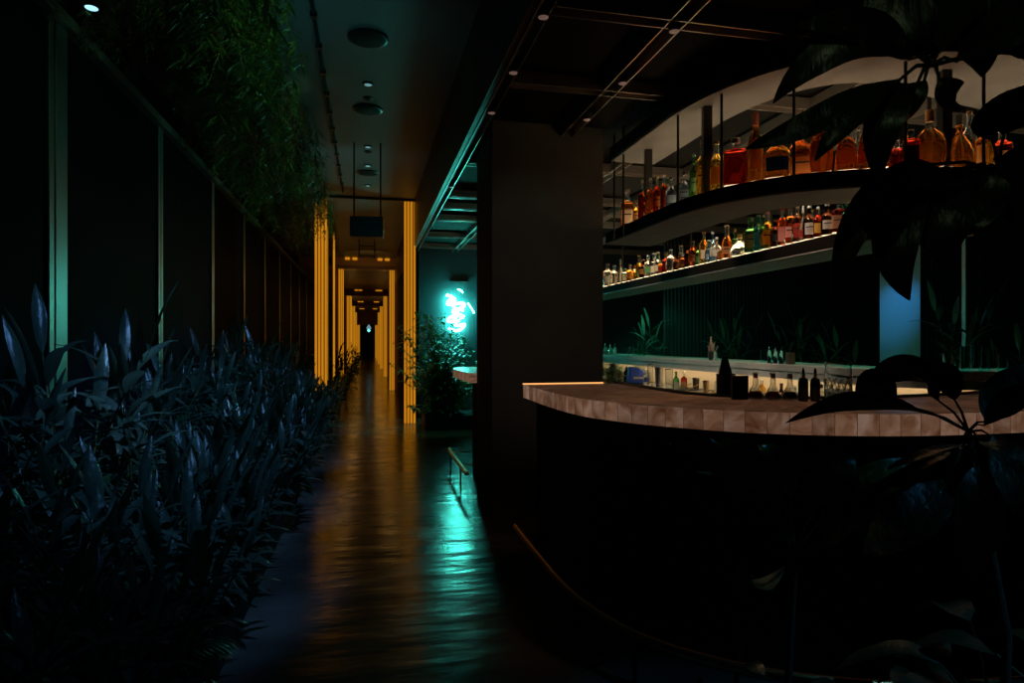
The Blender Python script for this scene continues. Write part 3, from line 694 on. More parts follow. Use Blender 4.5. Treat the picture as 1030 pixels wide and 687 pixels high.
# niche items on worktop z=.855
def niche_pt(px, off=0.0):
    return on_back(px, off)
items = [(617, 16, 6, 'steel', 'round steel tin in the niche at the pillar'), (640, 18, 6, 'navy', 0), (663, 20, 9, 'steel', 'steel shaker tin standing in the lit niche'), (654, 22, 6, 'clearglass', 'clear beaker left of the shaker tin'),
         (673, 20, 8, 'clearglass', 'clear beaker right of the shaker tin'), (700, 15, 7, 'wood', 'small dark jar in the brightest part of the niche'), (710, 14, 6, 'brass', 'small brass jigger in the lit niche')]
for (px, hh, ww, mm, ds) in items:
    p, d = niche_pt(px, -.05); s = d/F
    if mm == 'navy':
        rt = empty('folded_cloth', (p[0], p[1], .856), 0, 'blue folded cloth bundle in the lit niche', 'cloth')
        MB().add([(-10*s,-5*s,0),(9*s,-5*s,0),(9*s,5*s,0),(-10*s,5*s,0),(-8*s,-4*s,17*s),(7*s,-4*s,14*s),(6*s,4*s,15*s),(-8*s,4*s,18*s)],[(0,3,2,1),(4,5,6,7),(0,1,5,4),(1,2,6,5),(2,3,7,6),(3,0,4,7)]).build('bundle', M['navy'], rt, bevel=2*s)
        MB().box(-6*s, 6*s, -8*s, -6.6*s, 5*s, 7*s).build('pale_band', LM['white'], rt)
        continue
    rt = empty('bar_cup', (p[0], p[1], .856), 0, ds, 'cup', 'cups in the back bar niche')
    MB().lathe([(ww*.38*s, 0), (ww*.5*s, hh*s), (ww*.46*s, hh*s), (ww*.34*s, .8*s)], 20).build('cup_wall', M[mm], rt, smooth=True)
    MB().lathe([(ww*.52*s, (hh-.9)*s), (ww*.53*s, hh*s)], 20, caps=False).build('rim', M['steel'], rt, smooth=True, solid=.001)
nk = ['amber', 'clear', 'dark', 'clear', 'green', 'red', 'clear', 'gold', 'dark', 'blue', 'clear', 'amber', 'clear']
for k, px in enumerate((613, 623, 630, 650, 680, 688, 722, 766, 786, 800, 826, 856, 862)):
    p, d = niche_pt(px, .02 if k % 2 else -.12); s = d/F
    bottle(p[0], p[1], .856, R.uniform(.17, .22), R.uniform(.055, .075), ['round', 'square', 'squat', 'wine'][k % 4], nk[k], ['white', 'tan', None, 'blue'][k % 4], 'silver' if k % 2 else 'black',
           ['short bottle in the lit niche by the pillar', 'second short bottle in the lit niche from the pillar', 'third short bottle in the niche, left of the blue cloth', 'short bottle in the niche right of the blue cloth',
            'short bottle in the niche right of the clear beaker', 'short red bottle in the middle of the lit niche', 'short bottle in the niche beside the steel bucket', 'short bottle in the niche seen between the first two carafes',
            'short bottle in the niche seen between the last two carafes', 'short bottle in the niche behind the first dropper bottle', 'short bottle in the niche behind the second dropper bottle',
            'short bottle in the niche right of the cut glass', 'last short bottle in the niche beside the leaf'][k], 'short bottles in the lit niche')
for k, px in enumerate((684, 694, 718, 770, 790)):
    p, d = niche_pt(px, -.25); s = d/F
    rt = empty('bar_tray', (p[0], p[1], .856), .3*k, f'{ny[k]} low steel garnish tray on the worktop, counted from the pillar', 'tray', 'steel garnish trays')
    MB().box(-.12, .12, -.07, .07, 0, .006).box(-.12, .12, -.07, -.065, .006, .05).box(-.12, .12, .065, .07, .006, .05).box(-.12, -.115, -.065, .065, .006, .05).box(.115, .12, -.065, .065, .006, .05).build('tray_pan', M['steel'], rt)
    MB().tube([(-.1, 0, .03), (.14, .02, .1)], .005, 6).build('spoon', M['brass'], rt)

# ------------------------------------------------------------------ room behind the bar
bc = PD(905, 300, 7.0)
pb = st('pillar', MB().box(-.19, .19, 0, .3, 0, ZB+.06), M['bluewall']); pb.location = (bc.x, bc.y, 0); pb.rotation_euler.z = math.atan2(-bc.x, bc.y)
for k in range(46):  # slatted screen
    pass
scr = MB()
scr2 = empty('slatted_screen', (4.3, 8.7, 0), 0, 'tall screen of narrow dark vertical slats behind the bar', 'screen')
for k in range(56):
    a = k*.06; scr.box(a, a+.03, 0, .05, .1, 2.9)
scr.build('slat_panel', M['slat'], scr2); MB().box(-.02, 3.4, -.02, .07, 2.9, 2.95).build('top_rail', M['slat'], scr2); MB().box(-.02, 3.4, -.02, .07, .0, .1).build('bottom_rail', M['slat'], scr2)
s3 = empty('slatted_screen', (bc.x+.35, bc.y+.1, 0), -.25, 'slatted screen right of the blue lit pillar', 'screen')
scr = MB()
for k in range(34):
    a = k*.055; scr.box(a, a+.028, 0, .05, .1, 2.9)
scr.build('slat_panel', M['slat'], s3); MB().box(-.02, 1.9, -.02, .07, 2.9, 2.95).build('top_rail', M['slat'], s3); MB().box(-.02, 1.9, -.02, .07, 0, .1).build('bottom_rail', M['slat'], s3)
p = PD(970, 300, 6.2); o = MB().box(-.008, .008, -.02, .02, 0, 2.9).build('metal_edge', M['fin']); o.location = (p.x, p.y, 0); tag(o, 'thin teal glinting metal upright right of the blue pillar', 'metal upright')
p = PD(755, 300, 8.4); 
fr = empty('wall_picture', (PD(757, 306, 9.6).x, PD(757, 306, 9.6).y, 0), 0)
C.objects.unlink(fr); bpy.data.objects.remove(fr)

# neon figure
np_ = PD(459, 312, 11.45); np_.y = YE-.12
ne = empty('neon_sign', (np_.x, np_.y, np_.z), 0, 'bright teal white neon squiggle glowing on the end wall above the bush', 'neon sign')
s = 11.4/F
strokes = [[(2, -17), (5, -16), (7, -14)], [(-9, -12), (-4, -11), (0, -8), (-6, -8), (-8, -5), (-1, -5), (6, -6), (9, -4), (4, -2)],
           [(8, 0), (2, -1), (-3, 1), (3, 3), (8, 5), (4, 6)], [(2, 4), (-4, 5), (-8, 8), (-3, 9), (4, 8)], [(-2, 11), (3, 12), (9, 11), (5, 15), (-1, 16), (-7, 14)],
           [(-5, -10), (-2, -3), (2, 2), (-2, 8)], [(12, -6), (16, -1), (18, 2)]]
for st_ in strokes:
    pts = catmull([Vector((x*s*1.05, 0, -y*s*1.28)) for x, y in st_], 5); MB().tube(pts, .024 if len(st_) > 3 else .012, 8).build('neon_tube', M['neon'], ne, smooth=True)
p = PD(461, 281.5, 11.3); o = MB().box(-.1, .22, -.02, .031, -.008, .008).build('light_tube', M['fin']); o.location = (p.x, YE-.03, p.z); tag(o, 'thin teal metal strip on the end wall above the neon', 'wall strip')

# ------------------------------------------------------------------ plants
def bez(a, b, c, t): return a*(1-t)**2+b*(2*t*(1-t))+c*t*t
def make_ginger(seed, h, nst, nl, ll, lw, lean=.35, up=.5, m='leafA'):
    r = random.Random(seed); rt = empty('ginger_plant', (0, 0, 0)); st_ = MB(); lf = MB()
    for s in range(nst):
        a = r.uniform(0, 2*PI); hh = h*r.uniform(.65, 1.05); ln = lean*r.uniform(.3, 1)*hh
        b0 = Vector((r.uniform(-.06, .06), r.uniform(-.06, .06), 0)); b2 = b0+Vector((math.cos(a)*ln, math.sin(a)*ln, hh)); b1 = b0+Vector((math.cos(a)*ln*.2, math.sin(a)*ln*.2, hh*.6))
        st_.tube([bez(b0, b1, b2, t/5) for t in range(6)], .007, 5, .4)
        n = int(nl*r.uniform(.8, 1.2)); a0 = r.uniform(0, 6)
        for k in range(n):
            t = .25+.75*k/n; p = bez(b0, b1, b2, t); q = a0+k*2.4+r.uniform(-.4, .4)
            dr = Vector((math.cos(q), math.sin(q), 0)); L = ll*r.uniform(.7, 1.15); u = up*r.uniform(.6, 1.3)+t*.5
            mid = p+dr*L*.45+Vector((0, 0, L*.5*u)); tip = p+dr*L*.9+Vector((0, 0, L*(u-.45)*.9))
            lf.leaf(p, mid, tip, lw*r.uniform(.8, 1.2), Vector((0, 0, 1))-dr*.3, 7, .25, .05, .42, r.uniform(0, 6))
        lf.leaf(b2, b2+Vector((math.cos(a)*.03, math.sin(a)*.03, ll*.6)), b2+Vector((math.cos(a)*.12, math.sin(a)*.12, ll)), lw, (math.cos(a), math.sin(a), .1), 6, .3, .04)
    st_.build('stem', M['stem'], rt, smooth=True); lf.build('foliage', M[m], rt, smooth=True); return rt
def make_broad(seed, n, h, ll, lw, m='leafB'):
    r = random.Random(seed); rt = empty('broadleaf_plant', (0, 0, 0)); st_ = MB(); lf = MB()
    for k in range(n):
        a = k*2.4+r.uniform(-.3, .3); hh = h*r.uniform(.35, 1); rr = h*.45*r.uniform(.4, 1)
        p0 = Vector((0, 0, 0)); p2 = Vector((math.cos(a)*rr, math.sin(a)*rr, hh)); p1 = Vector((p2.x*.3, p2.y*.3, hh*.8))
        st_.tube([bez(p0, p1, p2, t/4) for t in range(5)], .005, 4, .5)
        dr = Vector((math.cos(a), math.sin(a), 0)); L = ll*r.uniform(.7, 1.2)
        lf.leaf(p2, p2+dr*L*.5+Vector((0, 0, L*.2)), p2+dr*L*.95-Vector((0, 0, L*.3)), lw*r.uniform(.8, 1.2), (0, 0, 1), 7, .2, .05, .4, r.uniform(0, 6))
    st_.build('stem', M['stem'], rt, smooth=True); lf.build('foliage', M[m], rt, smooth=True); return rt
def make_palm(seed, n, L0, m='leafC', h=.25):
    r = random.Random(seed); rt = empty('palm_plant', (0, 0, 0)); st_ = MB(); lf = MB()
    for k in range(n):
        a = k*2.4+r.uniform(-.2, .2); L = L0*r.uniform(.75, 1.1); el = r.uniform(.5, 1.2)
        p0 = Vector((0, 0, h*.2)); dr = Vector((math.cos(a), math.sin(a), 0))
        p1 = p0+dr*L*.35*math.cos(el)+Vector((0, 0, L*.75*math.sin(el))); p2 = p0+dr*L*.95+Vector((0, 0, L*(.5*math.sin(el)-.15)))
        st_.tube([bez(p0, p1, p2, t/6) for t in range(7)], .006, 4, .3)
        sd = dr.cross(Vector((0, 0, 1)))
        for q in range(16):
            t = .2+.8*q/16; p = bez(p0, p1, p2, t); tg = (bez(p0, p1, p2, min(1, t+.02))-bez(p0, p1, p2, t-.02)).normalized(); ll = L*.36*math.sin(PI*min(1, t*.85+.1))+.03
            for s in (-1, 1):
                e = p+sd*s*ll*.75+tg*ll*.6; lf.leaf(p, (p+e)/2+Vector((0, 0, ll*.12)), e-Vector((0, 0, ll*.2)), .014+L*.012, (0, 0, 1), 3, .2)
    st_.build('stem', M['stem'], rt, smooth=True); lf.build('fronds', M[m], rt, smooth=True); return rt
GIN = [make_ginger(1, 1.12, 5, 9, .33, .060), make_ginger(2, 1.0, 6, 8, .30, .050), make_ginger(3, .85, 6, 8, .28, .055, .5), make_ginger(4, .55, 7, 6, .26, .05, .7, .3), make_ginger(5, .36, 8, 5, .24, .045, .9, .2)]
BRO = [make_broad(11, 16, .6, .22, .10), make_broad(12, 14, .45, .2, .08, 'leafY'), make_broad(13, 18, .35, .18, .06), make_broad(14, 16, .45, .22, .09, 'leafD'), make_broad(15, 20, .4, .2, .06, 'leafD')]
PAL = [make_palm(21, 9, .75), make_palm(22, 8, .55), make_palm(23, 15, 1.25, 'leafB', .4), make_palm(24, 13, 1.05, 'leafB', .4)]
first = set()
def place(proto, x, y, z, s, label, cat, group, rz=None, name=None):
    o = proto if proto not in first and not first.add(proto) else copy_tree(proto)
    o.location = (x, y, z); o.scale = (s, s, s); o.rotation_euler = (0, 0, R.uniform(0, 6.28) if rz is None else rz)
    tag(o, label, cat, group); return o
def zone(y):
    k = sum(1 for f in fin_y if f < y)
    return ['before the first metal fin', 'before the first metal fin', 'between the first and second metal fins', 'between the second and third metal fins', 'between the third and fourth metal fins',
            'between the fourth and fifth metal fins', 'between the fifth and sixth metal fins', 'between the sixth and seventh metal fins', 'between the seventh and eighth metal fins', 'beside the first gold column', 'beyond the first gold column'][min(k, 10)]
rows = [(-1.47, 0, 'back'), (-1.32, 1, 'back'), (-1.10, 2, 'middle'), (-.92, 3, 'middle'), (-.78, 4, 'front'), (-.64, 5, 'front')]
y = 1.5
while y < 12.6:
    for x, k, rn in rows:
        yy = y+R.uniform(-.12, .12); xx = x+R.uniform(-.08, .08)
        if yy < 1.75 and x > -1.0: continue
        u = R.random()
        if u < .62 or k in (3, 4, 5):
            g = GIN[min(4, max(0, min(k, 4)+R.choice((-1, 0, 0, 0)) if k < 4 else R.choice((3, 4, 4))))]
            place(g, xx, yy, .16, (R.uniform(.62, .85) if R.random() < .8 else 1.05) if k < 3 else R.uniform(.75, 1.05), f'long leaved ginger plant in {rn} of left planter, {zone(yy)}', 'plant', f'ginger plants {zone(yy)}, {rn} row')
        elif u < .9:
            place(R.choice(BRO[:3]), xx, yy, .16, R.uniform(.9, 1.15), f'broad leaved plant in {rn} of left planter, {zone(yy)}', 'plant', f'broad leaved plants {zone(yy)}, {rn} row')
        else:
            place(R.choice(PAL[:2]), xx, yy, .16, R.uniform(.8, 1.05), f'arching palm in {rn} of left planter, {zone(yy)}', 'plant', f'palms {zone(yy)}, {rn} row')
    y += .33
y = 12.8
while y < 44:
    place(GIN[R.choice((2, 3))], -.95+R.uniform(-.15, .15), y, .16, R.uniform(.9, 1.15), 'leafy plant in the far planter beyond the first gold column', 'plant', 'plants in the far planter beyond the first gold column')
    place(BRO[R.choice((0, 1, 2))], -.62+R.uniform(-.1, .1), y+.3, .16, 1, 'low plant along the far planter edge beyond the first gold column', 'plant', 'low plants along the far planter edge')
    y += .8 if y < 22 else 1.8
# featured near plants
place(PAL[0], -1.28, 2.62, .12, 1.15, 'big palm with long striped fronds at the very front of the left planter', 'plant', None, .4)
place(PAL[0], -1.0, 2.35, .0, .9, 'low palm arching at the bottom corner beside the planter edge', 'plant', None, 2.0)

# hanging fronds
def make_hang(seed, m, L0, ns, ls, wd_=.16):
    r = random.Random(seed); rt = empty('hanging_plant', (0, 0, 0)); a_ = MB(); b_ = MB()
    for s in range(ns):
        x, y = r.uniform(-wd_, wd_), r.uniform(-wd_, wd_); L = L0*r.uniform(.5, 1); p = Vector((x, y, 0)); pts = [p.copy()]
        n = int(L/.045); dx = Vector((r.uniform(-.012, .012), r.uniform(-.012, .012), 0))
        for k in range(n):
            p = p+Vector((0, 0, -.045))+dx+Vector((r.uniform(-.008, .008), r.uniform(-.008, .008), 0)); pts.append(p.copy())
            for q in range(3):
                a = r.uniform(0, 6.28); d = Vector((math.cos(a), math.sin(a), r.uniform(-.8, .3))); l = ls*r.uniform(.6, 1.3)
                b_.leaf(p, p+d*l*.5, p+d*l-Vector((0, 0, l*.3)), l*.22, (0, 0, 1), 2, .2)
                if q == 0: 
                    e = p+d*l; d2 = Vector((d.y, -d.x, d.z)); b_.leaf(p+d*l*.5, p+d*l*.5+d2*l*.3, p+d*l*.5+d2*l*.6, l*.2, (0, 0, 1), 2, .2)
        if len(pts) > 1: a_.tube(pts, .003, 3, .5)
    a_.build('stem', M['stem'], rt); b_.build('foliage', M[m], rt); return rt
HG = [make_hang(31, 'moss', .95, 8, .10, .12), make_hang(32, 'moss', .8, 11, .07, .14), make_hang(33, 'dry', .85, 11, .075, .12), make_hang(34, 'moss', 1.1, 7, .12, .1), make_hang(35, 'leafB', .7, 10, .09), make_hang(36, 'dry', .6, 9, .06, .1)]
y = 1.9
while y < 13.2:
    for x in (-1.66, -1.42, -1.18, -.95, -.74):
        yy = y+R.uniform(-.16, .16)
        if R.random() < .12: continue
        k = R.choice((0, 1, 3, 0, 1, 2, 2, 4, 5)); dry = k in (2, 5)
        place(HG[k], x+R.uniform(-.1, .1), yy, ZC-.01, R.choice((.45, .6, .7, .8, .95, 1.1)) if x > -1.3 else R.uniform(.38, .65), f'{"dried brown" if dry else "green"} hanging foliage clump below the ceiling {zone(yy)}', 'hanging plant', f'{"brown" if dry else "green"} hanging clumps {zone(yy)}')
    y += .33

# bush by the neon
bush = empty('potted_bush', (1.3, 9.0, 0), 0, 'tall leafy green bush between the corridor and the neon sign', 'bush')
bush.location.x = 1.12; bush.location.y = 10.15
r = random.Random(5); a_ = MB(); b_ = MB()
for s in range(95):
    a = r.uniform(0, 6.28); rr = r.uniform(.1, .85); hh = r.uniform(.3, 1.95); hh = min(hh, 1.95-max(0, math.cos(a)*rr+.05)*1.1); e = Vector((math.cos(a)*rr, math.sin(a)*rr*.75, hh)); m1 = Vector((e.x*.3, e.y*.3, hh*.7))
    z0 = Vector((math.cos(a)*.12+.1, math.sin(a)*.12, .2))
    a_.tube([bez(z0, m1, e, t/5) for t in range(6)], .008, 4, .4)
    for k in range(26):
        t = .25+.75*k/26; p = bez(z0, m1, e, t); q = r.uniform(0, 6.28); d = Vector((math.cos(q), math.sin(q), r.uniform(-.5, .6))); l = r.uniform(.07, .15)
        b_.leaf(p, p+d*l*.5+Vector((0, 0, .02)), p+d*l-Vector((0, 0, l*.3)), l*.42, (0, 0, 1), 4, .2)
a_.build('stem', M['stem'], bush, smooth=True); b_.build('foliage', M['leafB'], bush, smooth=True)
MB().box(-.25, .9, -.3, .5, 0, .22).build('planter_box', M['black'], bush, bevel=.01)
# plants behind the bar
for i, (px, py, d, k, s_) in enumerate(((625, 345, 9.0, 'p', 1.5), (655, 350, 9.4, 'b', 1.8), (640, 330, 8.7, 'g', 1.2), (700, 350, 8.6, 'p', 1.3), (735, 350, 8.3, 'b', 1.9), (760, 345, 8.0, 'p', 1.4), (790, 345, 7.7, 'g', 1.2), (820, 345, 7.4, 'p', 1.4), (850, 350, 7.2, 'b', 1.8), (672, 350, 9.2, 'g', 1.15), (805, 350, 7.8, 'b', 1.8),
                                 (940, 350, 5.9, 'p', 1.2), (975, 348, 5.8, 'g', 1.1), (1005, 345, 5.6, 'p', 1.3), (1030, 348, 5.5, 'b', 1.9), (960, 350, 6.3, 'b', 1.7))):
    p = PD(px, py, d); pr = {'p': PAL[2+i % 2], 'b': GIN[i % 3], 'g': PAL[2+(i+1) % 2]}[k]; s_ = {'p': .95, 'g': .8, 'b': 1.0}[k]
    kn = {'p': 'feathery palm', 'b': 'leafy upright plant', 'g': 'feathery palm'}[k]
    zn = 'beside the grey pillar' if px < 700 else ('behind the carafes' if px < 870 else 'right of the blue lit pillar')
    place(pr, p.x, p.y, .55, s_, f'{kn} growing behind the back bar, {zn}', 'plant', f'{kn}s behind the back bar, {zn}')
st('trim_planter_behind', MB().box(4.0, 7.4, 5.3, 9.2, 0, .55), M['black'])

# ------------------------------------------------------------------ foreground umbrella plants
def fore_leaf(rt, P, wpx, tw=0.0, wave=.06, fold=.25, m='leafD', hub=None):
    (x0, y0, d0), (x1, y1, d1), (x2, y2, d2) = P
    o = rt.location; a, b, c = PD(x0, y0, d0)-o, PD(x1, y1, d1)-o, PD(x2, y2, d2)-o
    b = b*2-(a+c)/2  # pass through the middle point
    dm = d1; view = (Vector((0, 0, H))-(PD(x1, y1, d1))).normalized()
    N = (view+Vector((R.uniform(-.3, .3), 0, .5+tw))).normalized()
    lo_ = MB().leaf(a, b, c, wpx*dm/F*.86, N, 14, fold, wave, .48, R.uniform(0, 6)).build('leaf', M[m], rt, smooth=True, solid=.0015)
    if hub is not None:
        h = hub-o; mid = (h+a)/2+Vector((0, 0, .01)); MB().tube([h, mid, a, bez(a, b, c, .3), bez(a, b, c, .6)], .0035, 6, .35).build('petiole', M['stem'], rt, smooth=True)
T = empty('umbrella_tree', (1.52, .72, 0), 0, 'tall umbrella tree whose dark drooping leaves hang over the top right shelves', 'plant')
hub1 = PD(937, 66, 1.0); hub2 = PD(1004, 172, 1.15); hub0 = PD(985, -40, 1.1)
o = T.location
MB().tube([Vector((0, 0, .3)), Vector((.03, .02, 1.2)), Vector((-.02, .0, 2.1)), Vector((0, .05, 2.6))], .022, 10, .6).build('trunk', M['bark'], T, smooth=True)
for hb, z in ((hub1, 1.9), (hub2, 1.7), (hub0, 2.1)):
    e = hb-o; s_ = Vector((0, .0, z)); MB().tube([s_, s_.lerp(e, .5)+Vector((0, 0, .05)), e], .005, 8, .7).build('branch', M['stem'], T, smooth=True)
MB().lathe([(.12, 0), (.16, .02), (.19, .34), (.2, .36), (.17, .36), (.15, .3)], 28).build('pot', M['blackgloss'], T, smooth=True)
D = 1.0
for P, w_ in ((((905,55,D),(842,50,D),(778,104,D+.05)),46), (((908,78,D),(835,116,.98),(750,150,1.0)),40), (((905,80,D),(862,112,.95),(820,162,.95)),34),
              (((922,85,D),(890,118,.95),(884,188,.97)),42), (((945,80,D),(957,96,1.0),(966,112,1.05)),34), (((925,55,D),(905,20,1.0),(880,-40,1.05)),70),
              (((940,55,D),(955,15,1.05),(985,-30,1.1)),70), (((962,62,D),(1010,30,1.0),(1060,-10,1.0)),55), (((960,30,1.05),(984,46,1.05),(988,78,1.05)),40), (((915,60,D),(870,30,1.0),(800,25,1.0)),44), (((930,80,D),(915,100,1.0),(905,125,1.05)),34)):
    fore_leaf(T, P, w_, hub=hub1)
for P, w_ in ((((935,165,1.1),(875,205,1.05),(838,300,1.05)),40), (((940,175,1.1),(902,235,1.05),(914,302,1.05)),50), (((965,170,1.1),(950,215,1.05),(946,270,1.05)),62),
              (((990,170,1.1),(985,200,1.1),(975,236,1.1)),58), (((1018,150,1.1),(1024,190,1.1),(1026,238,1.1)),50), (((985,185,1.1),(930,178,1.05),(888,172,1.05)),40),
              (((1010,135,1.1),(1030,115,1.1),(1075,95,1.1)),60), (((985,190,1.12),(950,200,1.15),(895,215,1.2)),56), (((1000,160,1.12),(1010,185,1.15),(1005,225,1.2)),60), (((998,140,1.1),(1000,120,1.12),(1035,85,1.1)),40)):
    fore_leaf(T, P, w_, hub=hub2)
for P, w_ in ((((960,-30,1.1),(900,-10,1.1),(835,30,1.1)),60), (((985,-20,1.1),(950,20,1.1),(925,60,1.15)),60), (((1000,-20,1.1),(1020,20,1.1),(1035,60,1.15)),56)):
    fore_leaf(T, P, w_, hub=hub0)
B = empty('umbrella_plant', (1.42, 1.18, 0), 0, 'dark umbrella plant spreading its leaves before the right end of the bar', 'plant')
hub3 = PD(974, 434, 1.5); o = B.location
MB().tube([Vector((0, 0, .28)), Vector((.02, 0, .7)), hub3-o], .012, 8, .6).build('trunk', M['bark'], B, smooth=True)
MB().lathe([(.12, 0), (.15, .02), (.18, .30), (.19, .32), (.16, .32), (.15, .28)], 28).build('pot', M['blackgloss'], B, smooth=True)
for P, w_, tw in ((((925,414,1.5),(865,404,1.45),(790,425,1.4)),26,0), (((945,404,1.5),(915,372,1.45),(868,392,1.4)),40,0), (((960,402,1.5),(950,380,1.5),(925,372,1.55)),34,0), (((992,424,1.5),(1012,396,1.5),(1040,366,1.5)),46,0),
              (((990,428,1.5),(1020,402,1.45),(1070,390,1.4)),30,0), (((968,448,1.5),(935,455,1.4),(892,472,1.35)),16,1), (((975,446,1.5),(935,462,1.42),(915,480,1.4)),22,1), (((985,444,1.5),(1010,452,1.4),(1050,470,1.35)),24,1),
              (((958,480,1.45),(915,522,1.4),(868,558,1.38)),60,0), (((980,470,1.45),(985,520,1.4),(975,580,1.4)),50,0), (((900,405,1.5),(880,385,1.55),(860,400,1.6)),34,0), (((1000,440,1.5),(1030,480,1.4),(1040,540,1.4)),60,0)):
    fore_leaf(B, P, w_, tw, hub=hub3)
A = empty('broadleaf_plant', (1.12, 1.55, 0), 0, 'low dark broad leaved plant in front of the curved bar front', 'plant')
hub4 = PD(800, 560, 1.75); o = A.location
MB().tube([Vector((0, 0, .2)), hub4-o], .012, 8, .6).build('trunk', M['bark'], A, smooth=True)
MB().lathe([(.1, 0), (.13, .02), (.15, .22), (.16, .24), (.13, .24), (.12, .2)], 28).build('pot', M['blackgloss'], A, smooth=True)
for P, w_ in ((((762,482,1.75),(722,458,1.7),(673,447,1.7)),24), (((768,478,1.75),(745,455,1.7),(712,440,1.75)),22), (((795,500,1.75),(785,468,1.75),(762,447,1.8)),34), (((820,510,1.75),(835,480,1.7),(862,462,1.7)),52),
              (((790,505,1.75),(745,478,1.7),(700,475,1.7)),28), (((830,520,1.75),(870,480,1.7),(925,462,1.7)),24), (((790,570,1.75),(760,590,1.6),(745,560,1.5)),24), (((830,550,1.75),(850,520,1.65),(905,490,1.6)),40)):
    fore_leaf(A, P, w_, hub=hub4, m='leafB')
for i, (x, y, s_, z) in enumerate(((1.35, 1.45, .9, 0), (1.75, 1.45, 1.0, 0), (1.6, 1.15, .9, 0), (1.95, 1.3, 1.05, 0), (1.2, 1.2, .7, 0), (1.25,1.72,.6,0))):
    place(BRO[3] if i % 2 else BRO[4], x, y, z, s_*1.25, ['low leafy plant at the foot of the bar, nearest the corridor', 'low leafy plant under the umbrella plant', 'low leafy plant at the bottom edge by the pot', 'low leafy plant farthest right before the bar', 'small leafy plant at the bottom, left of the pots', 'small leafy plant touching the foot rail'][i], 'plant', 'low plants before the bar')

# ------------------------------------------------------------------ lights
TEAL = (.06,.85,.75); BLUE = (.28,.55,1.0); WARM = (1,.55,.25)
for y, e in ((.8, 14), (2.4, 150), (4.2, 210), (6.4, 150), (9, 80)):
    spot((.5, y, 3.66), (-1.25, y+1.2, .6), e, (.15,.42,1.0), 42, .05)
for y in (1.8, 3.6, 5.6, 7.8, 10):
    spot((.3, y, 3.5), (-1.3, y+.9, 3.25), 20, (.45,1,.48), 52, .08)  # added green fill to brighten the hanging foliage
spot((-.45, 4.6, 2.9), (-.1, 5.4, 3.74), 2.0, (.1,.9,1), 140, .1)  # added mid-air uplight without a fitting, tints the corridor ceiling cyan
spot((-.45, 8.2, 2.9), (-.1, 9, 3.74), 2.0, (.2,.8,1), 140, .1)  # same added cyan uplight, farther down the corridor
for y in (14.5, 22, 29.5, 37):
    point((.5, y, 2.7), 1.5, (1,.5,.12), .12); point((-.55, y, 2.7), 1.5, (1,.5,.12), .12)  # added warm fill between the portals, no fitting there
spot((0, 16.6, 3.3), (0, 18.4, 3.55), 8, (1,.55,.15), 100, .1)  # added warm uplight that brightens the face of the second lintel
spot((-.1, 10.2, 3.0), (.6, 10.6, 3.74), 1.5, (1,.45,.08), 120, .1)  # added spot for the warm glow on the ceiling near the first columns
spot((1.53, 3.0, 2.96), (1.25, 3.2, 1.1), 10, WARM, 40, .04)
spot((2.3, 3.0, 2.80), (1.75, 2.7, 1.1), 12, WARM, 44, .04)
spot((2.9, 2.9, 2.80), (2.6, 2.45, 1.1), 10, WARM, 40, .04)
spot((.85, 2.0, 2.98), (1.30, 4.8, 1.7), 15, (1,.88,.72), 40, .04)  # neutral spot added to lift the tone of the grey pillar
spot((.84, 3.2, 2.98), (1.0, 4.45, 0), 5, (1,.6,.35), 16, .04)
for y in (4.2, 5.4, 6.8):
    spot((2.5, y-.4, 2.95), (3.34, y, 1.15), 40, (1,.80,.62), 50, .04)  # spots added overhead to brighten the back bar fascia
spot((bc.x-.4, bc.y-.9, 2.9), (bc.x-.02, bc.y, 1.75), 80, (.03,.38,1), 22, .03, 1.0)
spot((bc.x-.4, bc.y-.9, 2.9), (bc.x, bc.y, 1.0), 2.0, (.45,.35,.8), 60, .03)
for x, y in ((3.42, 3.6), (3.42, 4.9), (3.42, 6.2), (3.42, 7.6)):
    spot((x, y, 1.97), (x+1.2, y+.9, .9), 13, (.10,.9,.5), 110, .05)  # added green lights under the lower shelf, brighten the plants behind the bar
spot((2.9, .2, 3.0), (1.6, 1.35, .5), 60, (.10,.5,1), 27, .03)  # added blue spot for glints on the low plants at right
spot((.2, .2, 2.6), (1.2, .95, 1.75), 1.0, (.7,1,.5), 50, .04)  # soft front fill added so the overhanging leaves show
spot((1.2, 8.4, 2.98), (1.2, 10.0, 1.0), 40, (.10,.9,.40), 60, .05)  # added green spot to bring out the bush
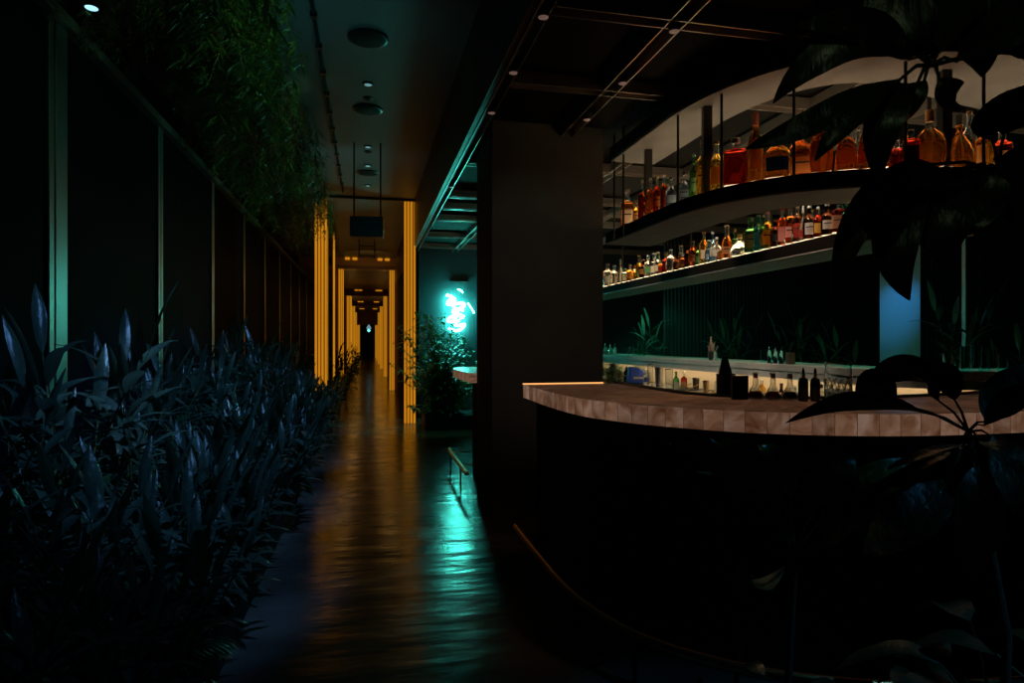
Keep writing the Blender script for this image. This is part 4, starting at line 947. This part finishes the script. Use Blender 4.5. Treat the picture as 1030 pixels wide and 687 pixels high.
spot((.5, 2.6, 3.66), (-1.2, 3.5, 1.0), 300, (.25,.5,1.0), 15, .03)  # narrow blue spot added for highlights on the upright planter leaves
spot((.5, 4.6, 3.66), (-1.25, 5.9, .95), 300, (.2,.5,1.0), 15, .03)  # second added highlight spot, deeper in the planter
rt = empty('pendant_lamp', PD(371, 331, 36), 0, 'tiny teal lamp glowing at the far end of the corridor', 'lamp')
MB().lathe([(.02, .25), (.12, .1), (.12, 0)][::-1], 16).build('lamp_shade', M['lampcool'], rt, smooth=True)
MB().lathe([(.05, -.16), (.09, -.08), (.05, -.004)], 14).build('bulb', mat('teal bulb', (.3,1,1), .3, emit=(.2,.9,.9), estr=1.2), rt, smooth=True)
MB().tube([(0, 0, .25), (0, 0, 3.41-rt.location.z)], .01).build('cord', M['rod'], rt)
q = PD(735, 468, 1.7); spot((.84, 2.9, 2.98), q, 26, (.12,.5,1), 12, .03)  # narrow blue spot added for glints on the low broad leaved plant
for y in (3.75, 4.4, 5.0):
    spot((2.15, y, 2.19), (3.3, y+1.0, 1.05), 24, (1,.82,.66), 48, .04)  # added lights under the upper shelf for a frontal wash on the fascia
spot((5.2, 5.3, 2.9), (3.95, 3.3, 1.25), 30, (.1,.95,.85), 16, .06)  # teal backlight added to catch the rims of the tall tumblers
spot((4.9, 4.4, 2.9), (4.0, 3.2, 1.25), 16, (1,.5,.2), 14, .05)  # copper backlight added for the same tumblers
spot((3.6, 8.2, 1.97), (4.6, 9.2, .9), 40, (.1,.95,.6), 80, .05)  # extra green light added for the plants nearest the grey pillar
o = empty('spotlight', PZ(92, 8, 3.3), 0, 'pale blue lit spotlight at the very top left beside the hanging foliage', 'spotlight')
MB().lathe([(.02, .06), (.035, .04), (.035, 0)][::-1], 18).build('housing', M['rod'], o, smooth=True)
MB().lathe([(.03, -.004), (.034, -.0005)], 18).build('lamp_face', mat('bright lamp face', (.6,.9,1), .3, emit=(.35,.75,1), estr=1.5), o)
MB().tube([(0, 0, .06), (0, 0, ZC-3.3)], .008).build('stem', M['rod'], o)
